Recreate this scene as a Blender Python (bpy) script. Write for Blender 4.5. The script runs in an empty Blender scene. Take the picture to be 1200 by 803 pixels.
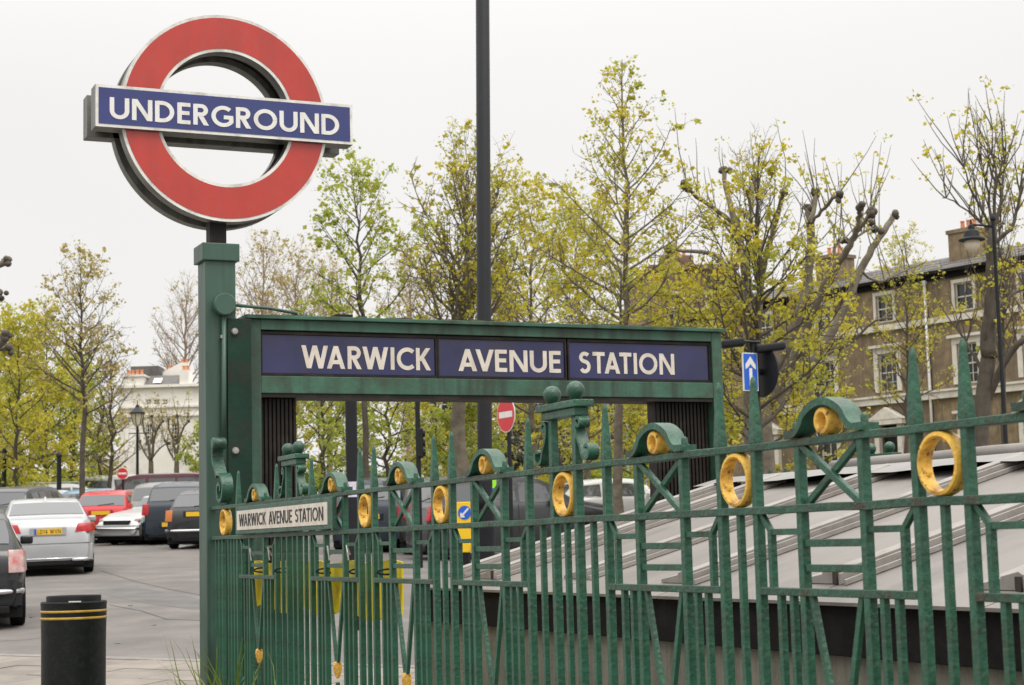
import bpy, bmesh, math, random
from mathutils import Vector, Matrix
from math import sin, cos, pi, radians, sqrt, atan2
scene = bpy.context.scene
col = scene.collection

# ------------------------------------------------------------------ camera
YAW, PITCH, ROLL, EYE, FPX = radians(-24.1), radians(6.57), radians(-1.48), 1.65, 2033.0
cam_data = bpy.data.cameras.new('camera')
cam = bpy.data.objects.new('camera', cam_data); col.objects.link(cam)
CAM_R = (Matrix.Rotation(YAW, 4, 'Z') @ Matrix.Rotation(pi/2 + PITCH, 4, 'X') @ Matrix.Rotation(ROLL, 4, 'Z'))
cam.matrix_world = Matrix.Translation((0, 0, EYE)) @ CAM_R
cam_data.sensor_width = 36.0
cam_data.lens = 36.0*FPX/1200
cam_data.clip_start = 0.1; cam_data.clip_end = 4000
cam_data.dof.use_dof = True
cam_data.dof.focus_distance = 8.5
cam_data.dof.aperture_fstop = 9.0
scene.camera = cam

# ------------------------------------------------------------------ sky and sun (flat white overcast)
SUN_EL, SUN_AZ = radians(60), radians(163)     # azimuth measured clockwise from +Y
world = bpy.data.worlds.new('World'); scene.world = world; world.use_nodes = True
wn, wl = world.node_tree.nodes, world.node_tree.links
wn.clear()
wo = wn.new('ShaderNodeOutputWorld')
sky = wn.new('ShaderNodeTexSky'); sky.sky_type = 'NISHITA'; sky.sun_disc = False
sky.sun_elevation = SUN_EL; sky.sun_rotation = SUN_AZ; sky.air_density = 1.0; sky.dust_density = 4.0
b1 = wn.new('ShaderNodeBackground'); b1.inputs[1].default_value = 0.06
wl.new(sky.outputs[0], b1.inputs[0])
# cloud layer: the luminance of an overcast sky grows from the horizon to the zenith
tc = wn.new('ShaderNodeTexCoord'); sep = wn.new('ShaderNodeSeparateXYZ'); wl.new(tc.outputs['Generated'], sep.inputs[0])
mr = wn.new('ShaderNodeMapRange'); mr.interpolation_type = 'SMOOTHSTEP'
mr.inputs['From Min'].default_value = 0.22; mr.inputs['From Max'].default_value = 1.0
mr.inputs['To Min'].default_value = 0.95; mr.inputs['To Max'].default_value = 3.2
wl.new(sep.outputs[2], mr.inputs['Value'])
nz = wn.new('ShaderNodeTexNoise'); nz.inputs['Scale'].default_value = 2.2; nz.inputs['Detail'].default_value = 4
wl.new(tc.outputs['Generated'], nz.inputs['Vector'])
mr2 = wn.new('ShaderNodeMapRange'); mr2.inputs['From Min'].default_value = 0.3; mr2.inputs['From Max'].default_value = 0.7
mr2.inputs['To Min'].default_value = 0.97; mr2.inputs['To Max'].default_value = 1.03
wl.new(nz.outputs[0], mr2.inputs['Value'])
mm = wn.new('ShaderNodeMath'); mm.operation = 'MULTIPLY'; wl.new(mr.outputs[0], mm.inputs[0]); wl.new(mr2.outputs[0], mm.inputs[1])
b2 = wn.new('ShaderNodeBackground'); b2.inputs[0].default_value = (1.0, 0.985, 0.965, 1)
wl.new(mm.outputs[0], b2.inputs[1])
mx = wn.new('ShaderNodeMixShader'); mx.inputs[0].default_value = 0.95
wl.new(b1.outputs[0], mx.inputs[1]); wl.new(b2.outputs[0], mx.inputs[2]); wl.new(mx.outputs[0], wo.inputs[0])
sun_data = bpy.data.lights.new('sun', 'SUN'); sun_data.energy = 1.5; sun_data.angle = radians(25); sun_data.color = (1, 0.96, 0.9)
sun = bpy.data.objects.new('sun', sun_data); col.objects.link(sun)
sd = Vector((sin(SUN_AZ)*cos(SUN_EL), cos(SUN_AZ)*cos(SUN_EL), sin(SUN_EL)))
sun.rotation_euler = sd.to_track_quat('Z', 'Y').to_euler()
scene.view_settings.view_transform = 'Standard'; scene.view_settings.look = 'None'
scene.view_settings.exposure = 0.0; scene.view_settings.gamma = 1.0
scene.view_settings.use_curve_mapping = False
scene.render.engine = 'CYCLES'

# ------------------------------------------------------------------ survey helpers: points from the photograph at a known depth
def ray(px, py):
    return CAM_R.to_3x3() @ Vector(((px-600)/FPX, -(py-401.5)/FPX, -1.0))
EYE_P = Vector((0, 0, EYE))
def at(px, py, Z): return EYE_P + Z*ray(px, py)
def on_x(px, py, X):
    d = ray(px, py); return EYE_P + d*(X/d.x)
def on_y(px, py, Y):
    d = ray(px, py); return EYE_P + d*(Y/d.y)
HD = Vector((-sin(YAW), cos(YAW), 0)); RT = Vector((cos(YAW), sin(YAW), 0))   # heading and right
SLOPE, G0 = 0.043, -0.20
def gz(x, y):
    d = x*HD.x + y*HD.y
    return G0 + SLOPE*max(-30, min(d, 150))
def ground_at(px, py):
    d = ray(px, py); n = Vector((-SLOPE*HD.x, -SLOPE*HD.y, 1))
    t = (G0 - n.dot(EYE_P))/n.dot(d); return EYE_P + d*t
def stand(px, Z, py=600):
    p = at(px, py, Z); return Vector((p.x, p.y, gz(p.x, p.y)))

# ------------------------------------------------------------------ mesh helpers
WM = {}
def link(o, parent=None, local=False):
    col.objects.link(o)
    if parent is not None:
        o.parent = parent
        if not local: o.matrix_parent_inverse = WM[parent].inverted()
        WM[o] = o.matrix_basis.copy() if not local else WM[parent] @ o.matrix_basis
    else: WM[o] = o.matrix_basis.copy()
    return o
def tag(o, label=None, cat=None, group=None, kind=None):
    if label: o['label'] = label
    if cat: o['category'] = cat
    if group: o['group'] = group
    if kind: o['kind'] = kind
    return o
def thing(name, label, cat, loc=(0, 0, 0), rz=0.0, group=None):
    o = bpy.data.objects.new(name, None); o.empty_display_size = 0.3
    o.location = loc; o.rotation_euler = (0, 0, rz)
    link(o); return tag(o, label, cat, group)
def place(name, mesh, parent=None, loc=(0, 0, 0), rot=(0, 0, 0), local=False, scale=None):
    o = bpy.data.objects.new(name, mesh); o.location = loc; o.rotation_euler = rot
    if scale: o.scale = scale
    return link(o, parent, local)
class MB:
    def __init__(s): s.v = []; s.f = []; s.m = []
    def add(s, vs, fs, mi=0):
        k = len(s.v); s.v.extend([tuple(p) for p in vs]); s.f.extend([tuple(i+k for i in f) for f in fs]); s.m.extend([mi]*len(fs)); return s
    def box(s, x0, x1, y0, y1, z0, z1, mi=0, M=None):
        vs = [(x, y, z) for z in (z0, z1) for y in (y0, y1) for x in (x0, x1)]
        if M is not None: vs = [M @ Vector(p) for p in vs]
        return s.add(vs, [(0, 2, 3, 1), (4, 5, 7, 6), (0, 1, 5, 4), (2, 6, 7, 3), (0, 4, 6, 2), (1, 3, 7, 5)], mi)
    def bar(s, a, b, w, d, side=(1, 0, 0), mi=0):
        """bar from a to b; w across, d along 'side'"""
        a, b = Vector(a), Vector(b); t = (b-a).normalized(); sd_ = Vector(side); n = t.cross(sd_).normalized()
        vs = []
        for p in (a, b):
            for (i, j) in ((-1, -1), (1, -1), (1, 1), (-1, 1)): vs.append(p + n*(i*w/2) + sd_*(j*d/2))
        return s.add(vs, [(3, 2, 1, 0), (4, 5, 6, 7), (0, 1, 5, 4), (1, 2, 6, 5), (2, 3, 7, 6), (3, 0, 4, 7)], mi)
    def tube(s, pts, rad, n=8, cap=True, mi=0):
        pts = [Vector(p) for p in pts]
        if not isinstance(rad, (list, tuple)): rad = [rad]*len(pts)
        vs = []; u = None
        for i, p in enumerate(pts):
            t = (pts[min(i+1, len(pts)-1)] - pts[max(i-1, 0)])
            if t.length < 1e-9: t = Vector((0, 0, 1))
            t.normalize()
            if u is None:
                u = t.orthogonal().normalized()
            else:
                u = (u - t*u.dot(t))
                if u.length < 1e-6: u = t.orthogonal()
                u.normalize()
            w = t.cross(u)
            for k in range(n):
                a = 2*pi*k/n; vs.append(p + (u*cos(a) + w*sin(a))*rad[i])
        fs = [(i*n+k, i*n+(k+1) % n, (i+1)*n+(k+1) % n, (i+1)*n+k) for i in range(len(pts)-1) for k in range(n)]
        if cap:
            fs.append(tuple(range(n-1, -1, -1))); fs.append(tuple((len(pts)-1)*n+k for k in range(n)))
        return s.add(vs, fs, mi)
    def lathe(s, prof, n=24, M=None, mi=0, closed=False):
        """prof: (r, z) pairs about z"""
        vs = []
        for (r, z) in prof:
            for k in range(n):
                a = 2*pi*k/n; p = Vector((r*cos(a), r*sin(a), z)); vs.append(M @ p if M is not None else p)
        m = len(prof); rng = range(m) if closed else range(m-1)
        fs = [(i*n+k, i*n+(k+1) % n, ((i+1) % m)*n+(k+1) % n, ((i+1) % m)*n+k) for i in rng for k in range(n)]
        if not closed:
            if prof[0][0] > 1e-6: fs.append(tuple(range(n-1, -1, -1)))
            if prof[-1][0] > 1e-6: fs.append(tuple((m-1)*n+k for k in range(n)))
        return s.add(vs, fs, mi)
    def prism(s, poly, d0, d1, fn, mi=0):
        """poly of 2D points, extruded d0..d1; fn(a, b, d) -> 3D"""
        n = len(poly)
        vs = [fn(a, b, d0) for a, b in poly] + [fn(a, b, d1) for a, b in poly]
        return s.add(vs, [tuple(range(n-1, -1, -1)), tuple(range(n, 2*n))] + [(i, (i+1) % n, n+(i+1) % n, n+i) for i in range(n)], mi)
    def ribbon(s, pts, th, d0, d1, fn, mi=0):
        """strip of thickness th along a 2D path, extruded d0..d1"""
        n = len(pts); L = []; R = []
        for i in range(n):
            a = pts[max(i-1, 0)]; b = pts[min(i+1, n-1)]; dx, dy = b[0]-a[0], b[1]-a[1]; l = math.hypot(dx, dy) or 1
            nx, ny = -dy/l*th/2, dx/l*th/2
            L.append((pts[i][0]+nx, pts[i][1]+ny)); R.append((pts[i][0]-nx, pts[i][1]-ny))
        vs = [fn(a, b, d) for d in (d0, d1) for P_ in (L, R) for a, b in P_]
        fs = []
        for i in range(n-1):
            l0, l1, r0, r1 = i, i+1, n+i, n+i+1
            fs += [(l0, l1, r1, r0), (2*n+l0, 2*n+r0, 2*n+r1, 2*n+l1), (l0, 2*n+l0, 2*n+l1, l1), (r0, r1, 2*n+r1, 2*n+r0)]
        fs += [(0, n, 3*n, 2*n), (n-1, 3*n-1, 4*n-1, 2*n-1)]
        return s.add(vs, fs, mi)
    def mesh(s, name, mats, smooth=False, bevel=0.0, segs=2, angle=None):
        me = bpy.data.meshes.new(name)
        me.from_pydata([tuple(p) for p in s.v], [], s.f)
        if not isinstance(mats, (list, tuple)): mats = [mats]
        for m in mats: me.materials.append(m)
        me.polygons.foreach_set('material_index', s.m)
        bm = bmesh.new(); bm.from_mesh(me)
        bmesh.ops.recalc_face_normals(bm, faces=bm.faces)
        if bevel > 0:
            es = [e for e in bm.edges if len(e.link_faces) == 2 and e.calc_face_angle(0) > 0.5]
            bmesh.ops.bevel(bm, geom=es, offset=bevel, segments=segs, profile=0.6, affect='EDGES', clamp_overlap=True)
        bm.to_mesh(me); bm.free()
        if smooth:
            me.polygons.foreach_set('use_smooth', [True]*len(me.polygons))
            if angle:
                try: me.set_sharp_from_angle(angle=angle)
                except Exception: pass
        me.update(); return me
    def build(s, name, mats, parent=None, loc=(0, 0, 0), rot=(0, 0, 0), local=False, **kw):
        return place(name, s.mesh(name, mats, **kw), parent, loc, rot, local)

# ------------------------------------------------------------------ materials
MATS = {}
def mat(name, base, rough=0.5, metal=0.0, var=0.0, scale=6.0, second=None, amount=0.0, sscale=3.0, bump=0.0, bscale=40.0,
        spec=0.5, coat=0.0, stretch=None, lo=0.5, hi=0.65, detail=6.0, transl=None, emit=None, chips=None, streak=None):
    """base colour with fine value variation (var) and patches of a second colour (wear, dirt, moss)"""
    m = bpy.data.materials.new(name); m.use_nodes = True; nt = m.node_tree; n, l = nt.nodes, nt.links
    bs = n['Principled BSDF']; out = n['Material Output']
    bs.inputs['Roughness'].default_value = rough; bs.inputs['Metallic'].default_value = metal
    bs.inputs['Specular IOR Level'].default_value = spec; bs.inputs['Coat Weight'].default_value = coat
    tcn = n.new('ShaderNodeTexCoord'); vec = tcn.outputs['Object']
    if stretch:
        mp = n.new('ShaderNodeMapping'); mp.inputs['Scale'].default_value = stretch; l.new(vec, mp.inputs[0]); vec2 = mp.outputs[0]
    else: vec2 = vec
    colr = n.new('ShaderNodeRGB'); colr.outputs[0].default_value = (*base, 1); cur = colr.outputs[0]
    if var > 0:
        t = n.new('ShaderNodeTexNoise'); t.inputs['Scale'].default_value = scale; t.inputs['Detail'].default_value = detail; l.new(vec2, t.inputs['Vector'])
        r = n.new('ShaderNodeMapRange'); r.inputs['From Min'].default_value = 0.3; r.inputs['From Max'].default_value = 0.7
        r.inputs['To Min'].default_value = 1-var; r.inputs['To Max'].default_value = 1+var; l.new(t.outputs[0], r.inputs['Value'])
        v = n.new('ShaderNodeVectorMath'); v.operation = 'SCALE'; l.new(cur, v.inputs[0]); l.new(r.outputs[0], v.inputs['Scale']); cur = v.outputs[0]
    if second:
        t = n.new('ShaderNodeTexNoise'); t.inputs['Scale'].default_value = sscale; t.inputs['Detail'].default_value = 8; t.inputs['Roughness'].default_value = 0.65; l.new(vec2, t.inputs['Vector'])
        r = n.new('ShaderNodeMapRange'); r.inputs['From Min'].default_value = lo; r.inputs['From Max'].default_value = hi
        r.inputs['To Min'].default_value = 0; r.inputs['To Max'].default_value = amount; r.clamp = True; l.new(t.outputs[0], r.inputs['Value'])
        mxn = n.new('ShaderNodeMix'); mxn.data_type = 'RGBA'; l.new(r.outputs[0], mxn.inputs[0]); l.new(cur, mxn.inputs[6])
        mxn.inputs[7].default_value = (*second, 1); cur = mxn.outputs[2]
    for lay, vv, sc_ in ((chips, None, 55.0), (streak, (9.0, 9.0, 0.55), 1.0)):     # flaked paint; rain-washed dirt
        if not lay: continue
        cc, aa, l0, h0 = lay; src = vec
        if vv:
            mp2 = n.new('ShaderNodeMapping'); mp2.inputs['Scale'].default_value = vv; l.new(vec, mp2.inputs[0]); src = mp2.outputs[0]
        t = n.new('ShaderNodeTexNoise'); t.inputs['Scale'].default_value = sc_; t.inputs['Detail'].default_value = 4; l.new(src, t.inputs['Vector'])
        r = n.new('ShaderNodeMapRange'); r.inputs['From Min'].default_value = l0; r.inputs['From Max'].default_value = h0
        r.inputs['To Min'].default_value = 0; r.inputs['To Max'].default_value = aa; r.clamp = True; l.new(t.outputs[0], r.inputs['Value'])
        mxn = n.new('ShaderNodeMix'); mxn.data_type = 'RGBA'; l.new(r.outputs[0], mxn.inputs[0]); l.new(cur, mxn.inputs[6])
        mxn.inputs[7].default_value = (*cc, 1); cur = mxn.outputs[2]
    l.new(cur, bs.inputs['Base Color'])
    if bump > 0:
        t = n.new('ShaderNodeTexNoise'); t.inputs['Scale'].default_value = bscale; t.inputs['Detail'].default_value = 5; l.new(vec2, t.inputs['Vector'])
        b = n.new('ShaderNodeBump'); b.inputs['Strength'].default_value = bump; b.inputs['Distance'].default_value = 0.01
        l.new(t.outputs[0], b.inputs['Height']); l.new(b.outputs[0], bs.inputs['Normal'])
    if transl:
        tr = n.new('ShaderNodeBsdfTranslucent'); v = n.new('ShaderNodeVectorMath'); v.operation = 'MULTIPLY'; l.new(cur, v.inputs[0]); v.inputs[1].default_value = transl[1]
        l.new(v.outputs[0], tr.inputs[0]); ms = n.new('ShaderNodeMixShader'); ms.inputs[0].default_value = transl[0]
        l.new(bs.outputs[0], ms.inputs[1]); l.new(tr.outputs[0], ms.inputs[2]); l.new(ms.outputs[0], out.inputs[0])
    if emit:
        bs.inputs['Emission Color'].default_value = (*base, 1); bs.inputs['Emission Strength'].default_value = emit
    MATS[name] = m; return m
RAIL = mat('rail_green_paint', (0.017, 0.082, 0.046), 0.40, var=0.30, scale=9, second=(0.022, 0.024, 0.013), amount=0.85, sscale=6, lo=0.52, hi=0.68, bump=0.5, bscale=55, chips=((0.07, 0.045, 0.025), 0.85, 0.66, 0.72), streak=((0.014, 0.030, 0.018), 0.7, 0.5, 0.68))
RAILTOP = mat('rail_weathered_green_paint', (0.016, 0.066, 0.038), 0.45, var=0.30, scale=8, second=(0.045, 0.030, 0.016), amount=0.9, sscale=12, lo=0.52, hi=0.66, bump=0.7, bscale=50, chips=((0.09, 0.06, 0.035), 0.85, 0.63, 0.70))
SIGNGREEN = mat('sign_green_paint', (0.036, 0.105, 0.067), 0.5, var=0.22, scale=5, second=(0.030, 0.040, 0.022), amount=0.8, sscale=3.5, lo=0.48, hi=0.66, bump=0.25, bscale=30, chips=((0.05, 0.04, 0.025), 0.7, 0.66, 0.74), streak=((0.020, 0.034, 0.021), 0.8, 0.48, 0.66))
DARKGREEN = mat('dark_green_plate_paint', (0.006, 0.030, 0.018), 0.55, spec=0.25, var=0.25, scale=6, second=(0.03, 0.02, 0.012), amount=0.5, sscale=5, bump=0.2, bscale=30)
POSTGREEN = mat('post_green_paint', (0.034, 0.076, 0.055), 0.45, var=0.25, scale=4, second=(0.014, 0.024, 0.016), amount=0.7, sscale=3, stretch=(1, 1, 0.25), bump=0.2, bscale=25, chips=((0.05, 0.04, 0.028), 0.6, 0.68, 0.75), streak=((0.016, 0.030, 0.021), 0.6, 0.5, 0.7))
GOLD = mat('gold_paint', (0.74, 0.44, 0.065), 0.42, var=0.15, scale=30, second=(0.22, 0.095, 0.018), amount=0.9, sscale=18, lo=0.48, hi=0.66, bump=0.6, bscale=70, chips=((0.10, 0.05, 0.02), 0.9, 0.62, 0.68))
REDENAMEL = mat('red_enamel', (0.42, 0.033, 0.022), 0.30, coat=0.3, streak=((0.30, 0.035, 0.025), 0.45, 0.48, 0.7), var=0.06, scale=5, second=(0.36, 0.06, 0.045), amount=0.4, sscale=12, bump=0.03, bscale=50)
BLUEENAMEL = mat('blue_enamel', (0.024, 0.034, 0.150), 0.30, coat=0.3, var=0.12, scale=6, streak=((0.035, 0.045, 0.12), 0.4, 0.5, 0.7))
SIGNBLUE = mat('sign_blue_enamel', (0.016, 0.018, 0.082), 0.28, coat=0.2, streak=((0.03, 0.028, 0.05), 0.6, 0.5, 0.7), var=0.3, scale=3.2, second=(0.040, 0.034, 0.055), amount=0.75, sscale=1.4, lo=0.45, hi=0.68)
WHITEEN = mat('white_enamel', (0.68, 0.665, 0.63), 0.35, var=0.06, scale=10, streak=((0.45, 0.43, 0.39), 0.5, 0.5, 0.7))
CREAM = mat('cream_letter_enamel', (0.62, 0.56, 0.48), 0.4, var=0.10, scale=12, streak=((0.40, 0.35, 0.29), 0.5, 0.5, 0.7))
EDGEWHITE = mat('pale_edge_trim', (0.66, 0.65, 0.61), 0.4, var=0.15, scale=9, second=(0.30, 0.29, 0.26), amount=0.6, sscale=7)
BOXGREY = mat('sign_box_metal', (0.16, 0.16, 0.145), 0.45, 0.2, streak=((0.05, 0.05, 0.04), 0.7, 0.48, 0.66), var=0.25, scale=5, second=(0.06, 0.05, 0.04), amount=0.6, sscale=5)
DARKMETAL = mat('dark_bronze_metal', (0.014, 0.011, 0.009), 0.6, spec=0.25, var=0.3, scale=5, second=(0.06, 0.045, 0.035), amount=0.4, sscale=6)
BLACKPAINT = mat('black_gloss_paint', (0.008, 0.009, 0.010), 0.45, spec=0.3, var=0.2, scale=6)
POLEGREY = mat('dark_grey_pole_paint', (0.013, 0.014, 0.017), 0.6, spec=0.25, var=0.12, scale=8, bump=0.1, bscale=40)
BLACKLET = mat('black_lettering', (0.012, 0.012, 0.014), 0.5)
STEEL = mat('worn_steel', (0.35, 0.34, 0.32), 0.4, 0.7, var=0.2, scale=20)
YELLOWPL = mat('yellow_plastic', (0.72, 0.55, 0.01), 0.45, var=0.08, scale=9, second=(0.35, 0.25, 0.02), amount=0.4, sscale=6)
ASPHALT = mat('asphalt', (0.135, 0.122, 0.112), 0.85, var=0.20, scale=1.3, second=(0.098, 0.089, 0.082), amount=0.8, sscale=0.45, lo=0.45, hi=0.6, bump=1.0, bscale=70, chips=((0.22, 0.20, 0.18), 0.5, 0.60, 0.70))
PAVING = mat('paving_stone', (0.18, 0.158, 0.135), 0.85, var=0.16, scale=2.5, second=(0.12, 0.105, 0.09), amount=0.6, sscale=2, bump=0.4, bscale=50)
KERBST = mat('granite_kerb', (0.18, 0.165, 0.15), 0.8, var=0.2, scale=9, bump=0.4, bscale=60)
ROADWHITE = mat('road_marking_white', (0.5, 0.49, 0.46), 0.8, var=0.12, scale=8, second=(0.16, 0.15, 0.14), amount=0.8, sscale=6, lo=0.45, hi=0.6)
CONCRETE = mat('stair_wall_render', (0.20, 0.185, 0.15), 0.9, var=0.2, scale=5, second=(0.10, 0.10, 0.075), amount=0.6, sscale=1.6, stretch=(4, 4, 0.6), bump=0.6, bscale=60)
LEAD = mat('roof_sheet_grey', (0.165, 0.148, 0.133), 0.5, var=0.16, scale=2.0, second=(0.105, 0.092, 0.082), amount=0.8, sscale=1.8, stretch=(0.45, 1, 1), bump=0.35, bscale=5, chips=((0.12, 0.10, 0.085), 0.6, 0.62, 0.7))
BATTEN = mat('roof_batten_grey', (0.250, 0.232, 0.212), 0.55, var=0.12, scale=8, second=(0.15, 0.12, 0.10), amount=0.5, sscale=10)
SEAMDARK = mat('roof_seam_dark', (0.035, 0.024, 0.020), 0.8, var=0.2, scale=20)
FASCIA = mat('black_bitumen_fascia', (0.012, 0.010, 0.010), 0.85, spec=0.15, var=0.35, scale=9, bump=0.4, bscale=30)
BLUESIGN = mat('traffic_sign_blue', (0.01, 0.10, 0.50), 0.35, var=0.04, scale=5)
REDSIGN = mat('traffic_sign_red', (0.55, 0.014, 0.022), 0.35, var=0.04, scale=5)
YELLOWSIGN = mat('traffic_sign_yellow', (0.80, 0.50, 0.01), 0.4, var=0.05, scale=6)
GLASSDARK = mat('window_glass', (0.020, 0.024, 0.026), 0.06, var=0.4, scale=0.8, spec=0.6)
CARGLASS = mat('car_glass', (0.06, 0.065, 0.068), 0.05, spec=0.9)
TYRE = mat('tyre_rubber', (0.008, 0.008, 0.008), 0.9, spec=0.15, var=0.2, scale=20)
RIM = mat('alloy_rim', (0.45, 0.45, 0.45), 0.3, 0.8)
CHROME = mat('chrome_trim', (0.7, 0.7, 0.7), 0.12, 0.95)
BLACKPLASTIC = mat('black_plastic', (0.008, 0.008, 0.009), 0.6, spec=0.25)
TAILRED = mat('tail_light_red', (0.33, 0.010, 0.012), 0.2, spec=0.35, var=0.4, scale=14)
TAILCLEAR = mat('clear_lamp_lens', (0.42, 0.30, 0.28), 0.2, spec=0.4, var=0.4, scale=14, second=(0.40, 0.04, 0.04), amount=0.8, sscale=7)
AMBER = mat('amber_lens', (0.42, 0.12, 0.02), 0.25)
PLATEYEL = mat('number_plate_yellow', (0.78, 0.47, 0.02), 0.4)
BRICK = mat('london_stock_brick', (0.225, 0.165, 0.095), 0.9, var=0.35, scale=2.6, second=(0.12, 0.088, 0.055), amount=0.85, sscale=0.7, lo=0.42, hi=0.64, bump=0.4, bscale=12, chips=((0.30, 0.24, 0.16), 0.6, 0.55, 0.7), streak=((0.11, 0.085, 0.055), 0.6, 0.48, 0.66))
BRICKRED = mat('brown_brick', (0.17, 0.105, 0.075), 0.9, var=0.25, scale=1.5, second=(0.10, 0.06, 0.045), amount=0.6, sscale=0.6, bump=0.4, bscale=12)
STUCCO = mat('white_stucco', (0.72, 0.69, 0.64), 0.8, var=0.05, scale=0.9, second=(0.46, 0.43, 0.38), amount=0.6, sscale=0.7)
TRIM = mat('cream_stucco_trim', (0.62, 0.575, 0.50), 0.8, var=0.08, scale=3, second=(0.38, 0.34, 0.28), amount=0.5, sscale=2.5)
SLATE = mat('roof_slate', (0.095, 0.088, 0.084), 0.7, var=0.2, scale=3, second=(0.14, 0.12, 0.10), amount=0.5, sscale=1)
TERRACOTTA = mat('terracotta_pot', (0.50, 0.20, 0.09), 0.85, var=0.15, scale=6)
BARK = mat('plane_bark', (0.135, 0.112, 0.082), 0.9, var=0.28, scale=5, second=(0.21, 0.19, 0.135), amount=0.7, sscale=4, bump=0.7, bscale=18)
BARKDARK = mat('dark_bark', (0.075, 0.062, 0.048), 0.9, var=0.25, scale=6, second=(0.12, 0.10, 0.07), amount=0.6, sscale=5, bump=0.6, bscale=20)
TWIG = mat('pale_twigs', (0.27, 0.20, 0.15), 0.9, var=0.25, scale=4)
LEAFY = mat('spring_leaf_yellow_green', (0.52, 0.47, 0.060), 0.55, var=0.45, scale=2.2, second=(0.30, 0.34, 0.045), amount=0.85, sscale=1.1, lo=0.45, hi=0.6, transl=(0.45, (1.15, 1.05, 0.6)))
LEAFG = mat('spring_leaf_green', (0.33, 0.38, 0.075), 0.55, var=0.4, scale=2.2, second=(0.46, 0.42, 0.07), amount=0.6, sscale=1.2, lo=0.45, hi=0.65, transl=(0.45, (1.1, 1.1, 0.6)))
LEAFP = mat('young_leaf_bronze', (0.40, 0.33, 0.13), 0.55, var=0.35, scale=2, second=(0.40, 0.40, 0.08), amount=0.8, sscale=1.0, transl=(0.4, (1.1, 1.0, 0.7)))
HEDGE = mat('hedge_leaf', (0.17, 0.26, 0.035), 0.6, var=0.4, scale=3, transl=(0.3, (1.1, 1.1, 0.6)))
GRASSM = mat('grass_blade', (0.13, 0.19, 0.035), 0.6, var=0.35, scale=12, second=(0.30, 0.25, 0.10), amount=0.7, sscale=6, transl=(0.3, (1.1, 1.1, 0.6)))
SOIL = mat('verge_soil', (0.09, 0.085, 0.05), 0.95, var=0.3, scale=1.5, second=(0.07, 0.11, 0.03), amount=0.8, sscale=0.8)
LAMPGLASS = mat('lantern_glass', (0.60, 0.52, 0.40), 0.25)

# ------------------------------------------------------------------ a monoline sans lettering built from strokes (cap height 1)
T_ = 0.165
def arc(cx, cy, r, a0, a1, n=14, ry=None):
    ry = r if ry is None else ry
    return [(cx+r*cos(radians(a0+(a1-a0)*i/n)), cy+ry*sin(radians(a0+(a1-a0)*i/n))) for i in range(n+1)]
h_ = T_/2
def V_(x): return ('p', [(x, 0), (x, 1)])
def H_(x0, x1, y): return ('p', [(x0, y), (x1, y)])
def D_(xb, yb, xt, yt, k=1.12): return ('d', xb, yb, xt, yt, k)
GLYPH = {
 'A': (0.84, [D_(0.10, 0, 0.42, 1), D_(0.74, 0, 0.42, 1), H_(0.2, 0.64, 0.29)]),
 'C': (0.80, [('p', arc(0.5, 0.5, 0.5-h_, 48, 312, 26))]),
 'D': (0.80, [V_(h_), ('p', [(h_, 1-h_), (0.28, 1-h_)] + arc(0.28, 0.5, 0.5-h_, 88, -88, 22) + [(0.28, h_), (h_, h_)])]),
 'E': (0.54, [V_(h_), H_(h_, 0.54, 1-h_), H_(h_, 0.50, 0.52), H_(h_, 0.54, h_)]),
 'G': (0.92, [('p', arc(0.5, 0.5, 0.5-h_, 48, 322, 28)), ('p', [(0.52, 0.46), (0.92, 0.46)]), ('p', [(0.92-h_, 0.46), (0.92-h_, 0.20)])]),
 'I': (T_, [V_(h_)]),
 'K': (0.70, [V_(h_), D_(0.16, 0.42, 0.58, 1, 1.25), D_(0.60, 0, 0.28, 0.56, 1.2)]),
 'L': (0.52, [V_(h_), H_(h_, 0.52, h_)]),
 'N': (0.82, [V_(h_), V_(0.82-h_), D_(0.82-h_-0.02, 0, h_+0.02, 1, 1.15)]),
 'O': (1.00, [('p', arc(0.5, 0.5, 0.5-h_, 0, 360, 36))]),
 'R': (0.64, [V_(h_), ('p', [(h_, 1-h_), (0.32, 1-h_)] + arc(0.32, 0.715, 0.2025, 85, -85, 14) + [(0.32, 0.5125), (h_, 0.5125)]), D_(0.54, 0, 0.27, 0.5, 1.2)]),
 'S': (0.58, [('p', arc(0.295, 0.735, 0.215, 35, 270, 16, ry=0.1825) + arc(0.285, 0.3125, 0.2175, 85, -150, 16, ry=0.23))]),
 'T': (0.66, [V_(0.33), H_(0, 0.66, 1-h_)]),
 'U': (0.78, [('p', [(h_, 1), (h_, 0.40)] + arc(0.39, 0.39, 0.39-h_, 180, 360, 18) + [(0.78-h_, 0.40), (0.78-h_, 1)])]),
 'V': (0.82, [D_(0.41, 0, 0.09, 1), D_(0.41, 0, 0.73, 1)]),
 'W': (1.20, [D_(0.33, 0, 0.09, 1), D_(0.33, 0, 0.60, 1), D_(0.87, 0, 0.60, 1), D_(0.87, 0, 1.11, 1)]),
 '1': (0.40, [V_(0.26), D_(0.08, 0.72, 0.24, 1, 1.1)]),
 '4': (0.70, [V_(0.50), H_(0.05, 0.70, 0.26), D_(0.10, 0.26, 0.48, 1, 1.1)]),
 ' ': (0.36, []),
}
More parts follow.
